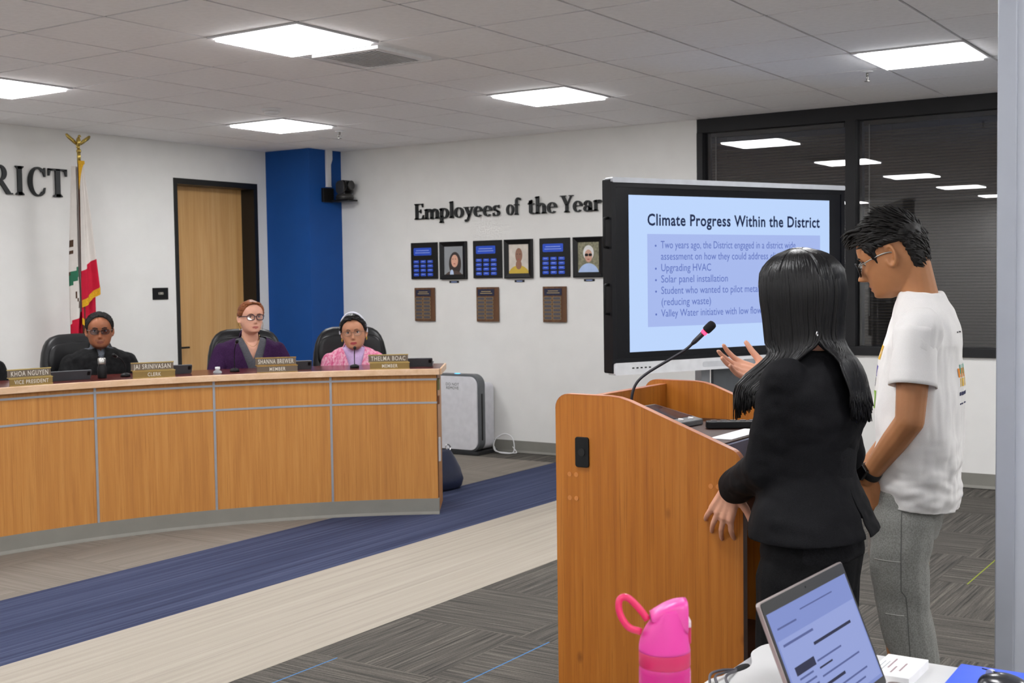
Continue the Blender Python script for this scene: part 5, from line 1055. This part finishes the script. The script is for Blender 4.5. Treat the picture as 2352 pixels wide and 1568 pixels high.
# woman in pink with a white headband
SK3 = skin('skin_tan', 'c08a6c', .06)
pk = NT('pink_pattern'); f = pk.noise(pk.coord((55, 55, 26)), 1, 4, .7); pk.base(pk.ramp(f, [(.38, 'c8567e'), (.5, 'dc86a4'), (.58, 'e4b4c4'), (.68, 'b86a86')])); pk.bump(f, .2, .002); pk = pk.set(.8, 0, .25)
t, Mh, E = seated('seated woman with a white headband, glasses and a pink patterned jacket', 2.078, 1.482, 226, 1.146, -10, 0, 1.0, SK3, skin('lips_red', 'a8484c'), pk, fabric('lavender_top', 'b79ac6', 'c8aed4'), (.80, .30, 1.03, .55), .92, 4, jaw=1.03, elbow=.225, up=.085)
HD = hair_mat('hair_black', '0d0c0d', '1f1c1c', .3, (160, 40, 160)); scalp(t, Mh, HD, [(0, .088), (25, .083), (45, .062), (60, .035), (76, .0), (86, .01), (112, .0), (128, -.05), (180, -.085)], lambda a, z: .007 + .007 * max(0, min(1, (z - .02) / .08)), amp=.0015, f=(90, 20, 90), jaw=1.05)
MB().ell(Mh @ Vector((0, -.10, -.02)), (.05, .035, .05), 18, 12).build('hair_bun', HD, t, True)
hb = MB(); rg = []
for k in range(29):
    a = radians(-8 + 196 * k / 28); r_ = .0955; px, pz = r_ * cos(a) * .96, .005 + (.130 if sin(a) > 0 else .09) * sin(a); y0 = .040 - .035 * abs(cos(a)) ** 2
    nx, nz = cos(a), sin(a); rg.append([Mh @ Vector((px + nx * e_, y0 + d_, pz + nz * e_)) for d_, e_ in ((-.013, -.004), (-.011, .003), (0, .006), (.011, .003), (.013, -.004))])
hb.loft(rg, True, True); hb.build('headband', mat('headband_white', 'dcdce8', .6), t, True)
combed(Mh, [(0, .089), (25, .084), (45, .063), (60, .036), (76, .004), (86, .014), (112, .005), (128, -.045), (180, -.085)], 330, (0, -.11, -.02), .0034, 6, .014).build('combed_hair', HD, t, True, fix=False)
face_parts(t, Mh, '1c120c', '3a2620', .0022); glasses(t, Mh, mat('rim_thin', '7a6a5a', .3, .5), mat('rim_thin', '7a6a5a'), M_LENS, .025, .0175, r=.0011)
for q in (-1, 1): MB().ell(Mh @ Vector((q * .083, -.006, -.048)), (.005, .006, .013), 10, 8).build('earring', mat('yellow_earring', 'c9a848', .3, .4), t, True)
# person at the left end, mostly out of frame
p4 = dpt(3.9, 78.5); t, Mh, E = seated('seated person in a black jacket behind the vice president name plate', p4.x, p4.y, 255, 1.21, 0, 0, 1.0, SK1, skin('lips_b2', '7c4a3c'), fabric('black_jacket2', '101011', '1b1b1c', (40, 40, 40)), fabric('grey_shirt3', '3b3f48', '4b5058'), (.96, .4, 1.05, .5), 1.02, vox=.006, up=.06)
scalp(t, Mh, HD, [(0, .066), (45, .045), (76, -.02), (96, .0), (140, -.06), (180, -.075)], lambda a, z: .012); face_parts(t, Mh)
# ------------------------------------------------------------------ presenter in black at the lectern
PM = Matrix.Translation((-1.60, -3.06, 0)) @ Matrix.Rotation(radians(88 - 90), 4, 'Z'); PI_ = PM.inverted(); wl = lambda *v: PI_ @ Vector(v)
dl = lambda *v: (PI_.to_3x3() @ Vector(v))
t = person('person with long black hair in a black suit gesturing at the lectern', -1.60, -3.06, 88)
SKP = skin('skin_presenter', 'd09a80', .05); Mh = headM((0, .012, 1.428), -22, 4, 0, .94)
b = MB(); A, X, Y, Z = head_grid(.95); grid_mb(b, X, Y, Z, Mh); ears(b, Mh); neck_to(b, Mh, (0, -.025, 1.28), .044, .05)
rings_mb(b, [(z, rx, ry, -.015) for z, rx, ry in ((.80, .09, .08), (.86, .125, .095), (.92, .125, .095), (1.02, .105, .075), (1.12, .135, .095), (1.20, .15, .095), (1.25, .135, .08), (1.28, .10, .07), (1.30, .055, .05))])
LS, LE, LW = wl(-1.722, -3.056, 1.248), wl(-1.705, -3.005, 1.05), wl(-1.512, -2.838, .962)
RS, RE, RW = wl(-1.475, -3.065, 1.248), wl(-1.365, -3.07, 1.045), wl(-1.372, -2.888, 1.225)
b.chain([LS, LE, LW], [.034, .030, .021]); b.chain([RS, RE, RW], [.034, .030, .021])
hand(b, LW, dl(.05, .40, -.90), dl(1, 0, 0), 1, ((18, 22, 10), (12, 20, 12), (10, 20, 12), (14, 22, 14)), 11, .93, (.42, .95, .0), 4)
hand(b, RW, dl(-.56, .76, .30), dl(-.42, -.40, .80), 1, ((14, 14, 10), (10, 12, 10), (12, 14, 10), (18, 16, 12)), 7, .93, (.6, .75, .25), 8)
for q in (-1, 1): b.chain([(q * .07, 0, .84), (q * .085, .0, .46), (q * .088, -.015, .10)], [.07, .05, .034]); b.cap_((q * .085, -.03, .055), (q * .085, .10, .035), .032, .026)
body_mesh(b, .0036, Mh, [SKP, skin('lips_p', 'b06a62')], t); face_parts(t, Mh, '1c120c', '17120f', .0024)
SUIT = fabric('black_suit', '0e0e10', '17171a', (420, 420, 420), .8, .2)
ct = MB(); rings_mb(ct, [(.885, .184, .138, -.020), (.90, .184, .136, -.019), (.94, .176, .125, -.013), (.98, .155, .110, -.010), (1.035, .137, .094, -.006), (1.09, .142, .100, -.008), (1.16, .158, .116, -.012), (1.21, .166, .110, -.014), (1.25, .150, .094, -.018), (1.278, .112, .078, -.022), (1.30, .066, .062, -.026), (1.315, .060, .056, -.028)])
ct.chain([LS, LE, LE.lerp(LW, .93)], [.055, .049, .041]); ct.chain([RS, RE, RE.lerp(RW, .92)], [.055, .049, .041])
cm = remesh(ct, .0045, 20); wrinkle(cm, .005, (14, 14, 20), 3); 
cut(cm, lambda c: c.y < -.05 and c.z < 1.0 and abs(c.x + .02) < (1.0 - c.z) * .11, [((-.02, 0, 1.0), (1, 0, .11)), ((-.02, 0, 1.0), (-1, 0, .11))])
cut(cm, lambda c: c.z < .895 + .03 * c.x, [((0, 0, .895), (-.03, 0, 1))])
cut(cm, lambda c: c.y > .03 and c.z > 1.0 and abs(c.x) < (c.z - 1.0) * .22, [((0, 0, 1.0), (1, 0, -.22)), ((0, 0, 1.0), (-1, 0, -.22))])
jk = link('blazer', cm, [SUIT], t, True); so = jk.modifiers.new('thick', 'SOLIDIFY'); so.thickness = .003; so.offset = 0
for sgn, (E_, W_) in ((-1, (LE, LW)), (1, (RE, RW))):
    d = (W_ - E_).normalized(); c0 = E_.lerp(W_, .86)
    for k in range(3): MB().lathe([(.0055, 0), (.0055, .003), (.001, .0035)], 12, M=Matrix.Translation(c0 - d * .012 * k + (PI_.to_3x3() @ Vector((-.75, -.6, -.1))).normalized() * .040) @ (PI_.to_3x3() @ Vector((-.75, -.6, 0))).to_track_quat('Z', 'Y').to_matrix().to_4x4()).build('cuff_button', mat('button_black', '1d1d20', .25), jk, True)
bl = MB(); rings_mb(bl, [(.84, .15, .112, -.015), (1.02, .122, .09, -.015), (1.2, .152, .10, -.015), (1.26, .12, .075, -.018), (1.29, .06, .055, -.022)]); link('blouse', remesh(bl, .008, 4), [fabric('black_blouse', '121214', '1c1c1f')], t, True)
tr = MB(); rings_mb(tr, [(.76, .13, .098, -.012), (.84, .150, .108, -.012), (.93, .140, .100, -.012), (1.0, .122, .085, -.010)])
for q in (-1, 1): tr.chain([(q * .078, -.005, .80), (q * .09, .0, .46), (q * .092, -.015, .09)], [.092, .080, .080])
tm_ = remesh(tr, .006, 5); wrinkle(tm_, .008, (14, 14, 4), 8); cut(tm_, lambda c: c.z < .055, [((0, 0, .055), (0, 0, 1))]); link('trousers', tm_, [fabric('black_trousers', '0c0c0d', '151517', (300, 300, 300), .85)], t, True)
for q in (-1, 1): MB().cap_((q * .09, -.04, .036), (q * .09, .14, .026), .036, .026).build('shoe', M_BLK, t, True)
# long straight hair: skull cap, sheet over the near shoulder to the front, fall down the back
HL = hair_mat('hair_long_black', '070708', '151416', .26, (220, 220, 4))
scalp(t, Mh, HL, [(0, .078), (25, .070), (45, .045), (60, .0), (75, -.05), (90, -.09), (110, -.115), (180, -.115)], lambda a, z: .010 + .007 * max(0, min(1, (z - .02) / .08)), amp=.001, f=(200, 200, 10))
hv = MB(); rr = random.Random(11); j = lambda s: rr.uniform(-s, s)
def hp(a_deg, z, e=.02):
    """point on the outside of the hair around the head, angle from the face, head-local height"""
    a = radians(a_deg); zz = max(-.112, min(.1128, z)); zq = zz if zz > -.03 else -.03 + (zz + .03) * .25
    w_ = np.interp(zq, HZ, HW); bk = np.interp(zq, HZ, HB); fr_ = np.interp(zq, HZ, HF); s, c = sin(a), cos(a); up_ = e * max(0, z - .05) * 12
    return Mh @ Vector((s * (w_ + e), c * ((fr_ if c > 0 else -bk) + e), z + up_))
def strand(pts, r0, r1, n=5, par=hv):
    P = bez(pts, 3); par.tube(P, [r0 + (r1 - r0) * (k / (len(P) - 1)) ** 2.5 for k in range(len(P))], n)
def crown(a): return [hp(a, .1115, .010 + j(.002)), hp(a, .095, .014 + j(.0015)), hp(a, .065, .0165 + j(.0015))]
for layer, (cnt, e0, r0) in enumerate(((130, .010, .0085), (330, .0165, .0052))):
    for k in range(cnt):           # from the left temple round to the back
        a = rr.uniform(-208, -62); f_ = min(1, max(0, (-138 - a) / 30)); e = e0 + j(.0025); head = crown(a) + [hp(a, .02, e), hp(a, -.04, e + .001), hp(a, -.10, e)]
        v = (a + 62) / -146
        if f_ < rr.random() * .6 + .2:
            u = min(1, v / .55); q = Vector((-.098 - .030 * u + j(.006), .118 - .075 * u + j(.006), 0)); zb = 1.150 + .03 * rr.random() + .05 * u
            tail = [Vector((-.080 - .022 * u + j(.004), .060 - .085 * u, 1.30)), q + Vector((0, .006, 1.235)), q + Vector((-.004 + j(.006), .010 + j(.008), zb))]
        else:
            u = rr.random(); lx = -.085 + .06 * u; tail = [Vector((lx, -.115 - .01 * u, 1.29)), Vector((lx + j(.008), -.138, 1.235)), Vector((lx + j(.012), -.142 + j(.008), 1.165 + .04 * rr.random()))]
        strand(head + tail, r0, .0011)
    for k in range(int(cnt * .85)):           # back and far side, falling down the back
        a = rr.uniform(60, 175); e = e0 + j(.0025); u = (175 - a) / 115; lx = -.03 + .15 * u; ly = -.140 + .05 * u ** 2
        strand(crown(a) + [hp(a, .02, e), hp(a, -.04, e), hp(a, -.10, e), Vector((lx * .9, ly + .022, 1.29)), Vector((lx + j(.008), ly, 1.235)), Vector((lx * 1.05 + j(.014), ly - .002 + j(.010), 1.150 + .05 * rr.random()))], r0, .0011)
hv.build('long_hair', HL, t, True, fix=False)
MB().tube([hp(-150, -.085, .026) + Vector((.004 * cos(a_), .0, .006 * sin(a_))) for a_ in [2 * pi * k / 12 for k in range(13)]], .0014, 6).build('earring', M_CHROME, t, True)
# ------------------------------------------------------------------ boy in a white t-shirt
t = person('person in a white t-shirt and grey sweatpants looking down beside the lectern', -.834, -3.083, 99); BMi = (Matrix.Translation((-.834, -3.083, 0)) @ Matrix.Rotation(radians(9), 4, 'Z')).inverted()
SKB = skin('skin_boy', 'b07a52', .06); Mh = headM((0, .050, 1.541), -4, 21, 0, .955)
b = MB(); A, X, Y, Z = head_grid(.97, 1.45, 110, 1.25); grid_mb(b, X, Y, Z, Mh); ears(b, Mh); b.cap_(Mh @ Vector((0, -.045, -.045)), (0, -.034, 1.37), .050, .056, 18); b.cap_((0, -.032, 1.36), (0, -.03, 1.32), .056, .064)
rings_mb(b, [(.78, .11, .07, .0), (.86, .125, .07, .0), (.95, .12, .07, -.015), (1.1, .125, .072, -.025), (1.25, .135, .075, -.03), (1.32, .130, .060, -.032), (1.36, .095, .050, -.034), (1.40, .055, .048, -.034)])
LS, LE, LW = Vector((-.158, -.035, 1.335)), Vector((-.215, -.025, 1.095)), Vector((-.135, .098, .925))
RS, RE, RW = Vector((.158, -.035, 1.335)), Vector((.205, .0, 1.09)), Vector((.085, .135, .915))
b.chain([LS, LE, LE.lerp(LW, .35), LW], [.048, .038, .036, .0245]); b.chain([RS, RE, RE.lerp(RW, .35), RW], [.048, .038, .036, .0245])
hand(b, LW, (.25, -.02, -.97), (.97, .05, .25), 1, ((16, 22, 14), (20, 24, 16), (24, 26, 18), (26, 28, 18)), 1.5, 1.0, (.75, .55, .15), 12)
hand(b, RW, (-.45, -.02, -.90), (-.9, -.1, .4), -1, ((20, 25, 18),) * 4, 2, 1.0, (.75, .5, .1), 12)
for q in (-1, 1): b.chain([(q * .08, .014, .80), (q * .092, .012, .50), (q * .092, -.035, .10)], [.068, .048, .034]); b.cap_((q * .092, -.05, .05), (q * .092, .09, .04), .034, .028)
body_mesh(b, .0031, Mh, [SKB, skin('lips_boy', '8a5240')], t, None, 2); face_parts(t, Mh, '1c120c', '120e0c', .0034)
HBm = hair_mat('hair_boy', '0a0909', '1e1b19', .4, (90, 90, 90))
LINE = [(0, .080), (25, .076), (42, .060), (55, .038), (64, .012), (72, -.018), (80, .028), (120, .022), (128, -.03), (145, -.095), (180, -.114)]
scalp(t, Mh, HBm, LINE, lambda a, z: .007 + .005 * max(0, min(1, (z - .0) / .09)) + (.003 if a > 120 and z > -.05 else 0), amp=.003, f=(55, 55, 55), jaw=.97)
hv = MB(); rr = random.Random(4)
for k in range(900):               # tufts combed forward and up
    a = rr.uniform(-180, 180) if k < 600 else rr.choice((-1, 1)) * rr.uniform(100, 180); aa = abs(a); zl = np.interp(aa, [q[0] for q in LINE], [q[1] for q in LINE]); z = rr.uniform(zl + .006, .110); am = radians(a)
    if 56 < aa < 90 and z < .034: continue
   
    w_, bk, fr_ = np.interp(z, HZ, HW), -np.interp(z, HZ, HB), np.interp(z, HZ, HF); s, c = sin(am), cos(am); k_ = max(0, min(1, z / .09)); e0 = .006 + .004 * k_ + (.003 if aa > 115 else 0)
    n_ = Vector((s, c, max(0, (z - .03) * 14))).normalized(); p = Vector((s * w_, c * (fr_ if c > 0 else bk), z)) + n_ * e0
    fw = Vector((rr.uniform(-.25, .25), .9, .15)) if z > .045 else Vector((0, -.8 if aa > 90 else -.5, -.45))
    fw = (fw - n_ * fw.dot(n_)).normalized() if fw.length else n_; L = rr.uniform(.022, .040) * (.55 + .6 * k_) * (1.25 if aa < 50 and z > .05 else 1)
    lift = .10 * k_ + .14
    hv.tube(bez([Mh @ v for v in (p - n_ * .006 - fw * L * .25, p + fw * L * .4 + n_ * L * lift * .5, p + fw * L + n_ * L * lift + Vector((rr.uniform(-.004, .004), 0, rr.uniform(-.003, .004))))], 4), [.0050, .0056, .0052, .0046, .0040, .0033, .0024, .0014, .0005], 5)
for k in range(70):                # fringe over the forehead
    x_ = rr.uniform(-.05, .05); p = Vector((x_, .078 - 6 * x_ * x_, .086 + rr.uniform(-.010, .014))); d = Vector((x_ * 1.2 + rr.uniform(-.2, .2), 1, rr.uniform(-.35, .25))).normalized(); L = rr.uniform(.026, .044)
    hv.tube(bez([Mh @ v for v in (p - d * .02, p + d * L * .5 + Vector((0, 0, .006)), p + d * L + Vector((0, 0, -.004)))], 4), [.0052, .0056, .005, .0045, .004, .0034, .0026, .0015, .0005], 5)
hv.build('hair_tufts', HBm, t, True, fix=False)
glasses(t, Mh, M_BLKR, mat('temple_silver', '9a9894'), M_LENS, .0265, .0205, r=.0017, dz=-.006, dy=.004)
# t-shirt
TEE = fabric('white_cotton', 'ebe9e7', 'f0eeec', (500, 500, 500), .9, .08)
ct = MB(); rings_mb(ct, [(.80, .160, .108, -.012), (.845, .168, .112, -.018), (.92, .174, .114, -.022), (1.0, .176, .116, -.024), (1.12, .176, .116, -.026), (1.22, .180, .112, -.030), (1.29, .182, .102, -.034), (1.345, .158, .086, -.036), (1.385, .116, .074, -.036), (1.415, .082, .062, -.032), (1.436, .068, .056, -.028)], 44)
ct.chain([LS + Vector((.01, 0, -.005)), LE.lerp(LS, .80)], [.062, .055]); ct.chain([RS + Vector((-.01, 0, -.005)), RE.lerp(RS, .80)], [.062, .055])
cm = remesh(ct, .0042, 6); wrinkle(cm, .014, (7, 7, 4.5), 2); wrinkle(cm, .006, (22, 22, 9), 7); wrinkle(cm, .008, (12, 12, 24), 5, lambda c: max(0, min(1, (1.08 - c.z) / .15)))
cut(cm, lambda c: c.z < .838 + .12 * (c.y + .05), [((0, -.05, .838), (0, -.12, 1))])
ts = link('t_shirt', cm, [TEE], t, True); so = ts.modifiers.new('thick', 'SOLIDIFY'); so.thickness = .0025; so.offset = 0
for S_, E_ in ((LS, LE), (RS, RE)):
    d = (E_ - S_).normalized(); a1 = d.orthogonal().normalized(); b1 = d.cross(a1); rg = []
    for k in range(15):
        u = k / 14; c0 = S_.lerp(E_, -.04 + .66 * u); r_ = .060 - .004 * sin(pi * u) + .002 * u
        if k == 12: r_ += .0012
        rg.append([c0 + (a1 * cos(2*pi*i/30) + b1 * sin(2*pi*i/30)) * (r_ + (.006 * noise.noise(Vector((cos(2*pi*i/30) * 1.6 + S_.x * 9, sin(2*pi*i/30) * 1.6, u * 2.2))) if k else -.02)) for i in range(30)])
    sv = MB().loft(rg, False).build('sleeve', TEE, ts, True); so = sv.modifiers.new('thick', 'SOLIDIFY'); so.thickness = .0025; so.offset = 0
MB().tube([(.064 * cos(a), -.030 + .054 * sin(a), 1.414 - .006 * sin(a)) for a in [2 * pi * k / 30 for k in range(31)]], .006, 8).build('neck_rib', TEE, ts, True)
from mathutils.bvhtree import BVHTree
def decals(obj, specs):
    me = obj.data; bv = BVHTree.FromPolygons([v.co for v in me.vertices], [tuple(p.vertices) for p in me.polygons])
    for nm, m, pts, o, d in specs:
        out = []
        for (u, v) in pts:
            h_ = bv.ray_cast(Vector(o(u, v)), Vector(d))
            if h_[0] is None: break
            out.append(h_[0] + h_[1] * .0022)
        if len(out) == len(pts): MB().add(out, [tuple(range(len(out)))]).build(nm, m, obj)
sq = lambda x0, x1, z0, z1: [(x0, z0), (x1, z0), (x1, z1), (x0, z1)]
fo = lambda u, v: (u, .5, v); bo_ = lambda u, v: (u, -.5, v)
C_ = {k: mat('print_' + k, c, .8) for k, c in dict(yellow='e0b02c', green='7fae2e', violet='5a4fa0', black='2c2c30', teal='3fae98', orange='e08a2c', navy='2b2f58').items()}
sp = []
for k in range(8):
    x0 = -.06 + k * .016
    sp += [('shirt_print', C_['yellow'], sq(x0, x0 + .014, 1.245, 1.285), fo, (0, -1, 0)), ('shirt_print', C_['green'], sq(x0, x0 + .015, 1.11, 1.16), fo, (0, -1, 0)), ('shirt_print', C_['violet'], sq(x0 + .004, x0 + .02, 1.20, 1.228), fo, (0, -1, 0)), ('shirt_print', C_['black'], sq(x0 + .008, x0 + .014, 1.172, 1.196), fo, (0, -1, 0))]
for k in range(5):
    x0 = -.05 + k * .021
    sp += [('shirt_print', C_['black'], sq(x0, x0 + .012, 1.322, 1.326), bo_, (0, 1, 0)), ('shirt_print', C_['orange'], sq(x0, x0 + .011, 1.20, 1.225), bo_, (0, 1, 0)), ('shirt_print', C_['teal'], sq(x0 + .012, x0 + .019, 1.21, 1.235), bo_, (0, 1, 0)), ('shirt_print', C_['yellow'], sq(x0 + .006, x0 + .018, 1.175, 1.198), bo_, (0, 1, 0)), ('shirt_print', C_['navy'], sq(x0, x0 + .017, 1.150, 1.160), bo_, (0, 1, 0)), ('shirt_print', C_['navy'], sq(x0, x0 + .015, 1.125, 1.129), bo_, (0, 1, 0))]
decals(ts, sp)
# sweatpants
SW = fabric('grey_sweat', '82827e', '9c9c98', (260, 260, 260), .95, .25)
tr = MB(); rings_mb(tr, [(.74, .13, .088, .01), (.80, .158, .094, .006), (.88, .160, .094, .0), (.98, .145, .09, -.008)])
for q, dy in ((-1, 0), (1, .032)): tr.chain([(q * .082, .008 + dy, .80), (q * .092, .016 + dy, .69), (q * .095, .002 + dy, .54), (q * .095, -.03 + dy * .5, .40), (q * .095, -.045, .10)], [.088, .082, .070, .060, .052])
tm_ = remesh(tr, .005, 5); wrinkle(tm_, .007, (10, 10, 9), 4); cut(tm_, lambda c: c.z < .06, [((0, 0, .06), (0, 0, 1))]); pants = link('sweatpants', tm_, [SW], t, True)
bv = BVHTree.FromPolygons([v.co for v in tm_.vertices], [tuple(p.vertices) for p in tm_.polygons])
def seam(pts, m, r=.0014):
    out = []
    for y_, z_ in pts:
        h_ = bv.ray_cast(Vector((-.5, y_, z_)), Vector((1, 0, 0)))
        if h_[0] is not None: out.append(h_[0] + Vector((-.0003, 0, 0)))
    if len(out) > 2: MB().tube(out, r, 5).build('seam', m, pants, True)
SMD = mat('seam_dark', '666664', .9); SML = mat('seam_light', 'b0b0ac', .9)
seam([(-.0 - .001 * k * (k > 12) + .002, .84 - k * .018) for k in range(26)], SMD); seam([(.075 - k * .006, .705) for k in range(13)], SML); seam([(.045 - k * .005, .555) for k in range(11)], SML)
for q in (-1, 1): MB().cap_((q * .092, -.06, .042), (q * .092, .12, .038), .042, .036).build('shoe', mat('sneaker', 'c9c9c6', .6), t, True)
# watch
d = (LW - LE).normalized(); wc = LE.lerp(LW, .90); Q = d.to_track_quat('Z', 'Y').to_matrix().to_4x4(); WM = Matrix.Translation(wc) @ Q
wt = thing('wrist_watch', 'black smart watch on the wrist of the person in white', 'watch', tuple((BMi.inverted() @ wc))); wt.rotation_euler = (0, 0, radians(9)); WL = Matrix.Translation(-wc) @ WM
MB().lathe([(.0285, -.011), (.0295, -.010), (.0295, .010), (.0285, .011), (.0270, .010), (.0270, -.010)], 28, M=WL, cap=False).build('strap', mat('watch_band', '101012', .6), wt, True)
fd = (WL.to_3x3().inverted() @ Vector((-.72, .69, .1))); an = math.atan2(fd.y, fd.x); FM_ = WL @ Matrix.Rotation(an, 4, 'Z')
wb = MB().rbox((.027, -.019, -.020), (.038, .019, .020), .007, 0, 5, M=FM_).build('case', mat('watch_case', '0b0b0d', .25), wt, bevel=.002); MB().rbox((.038, -.016, -.017), (.0388, .016, .017), .006, 0, 5, M=FM_).build('watch_face', mat('watch_glass', '050507', .05), wb)
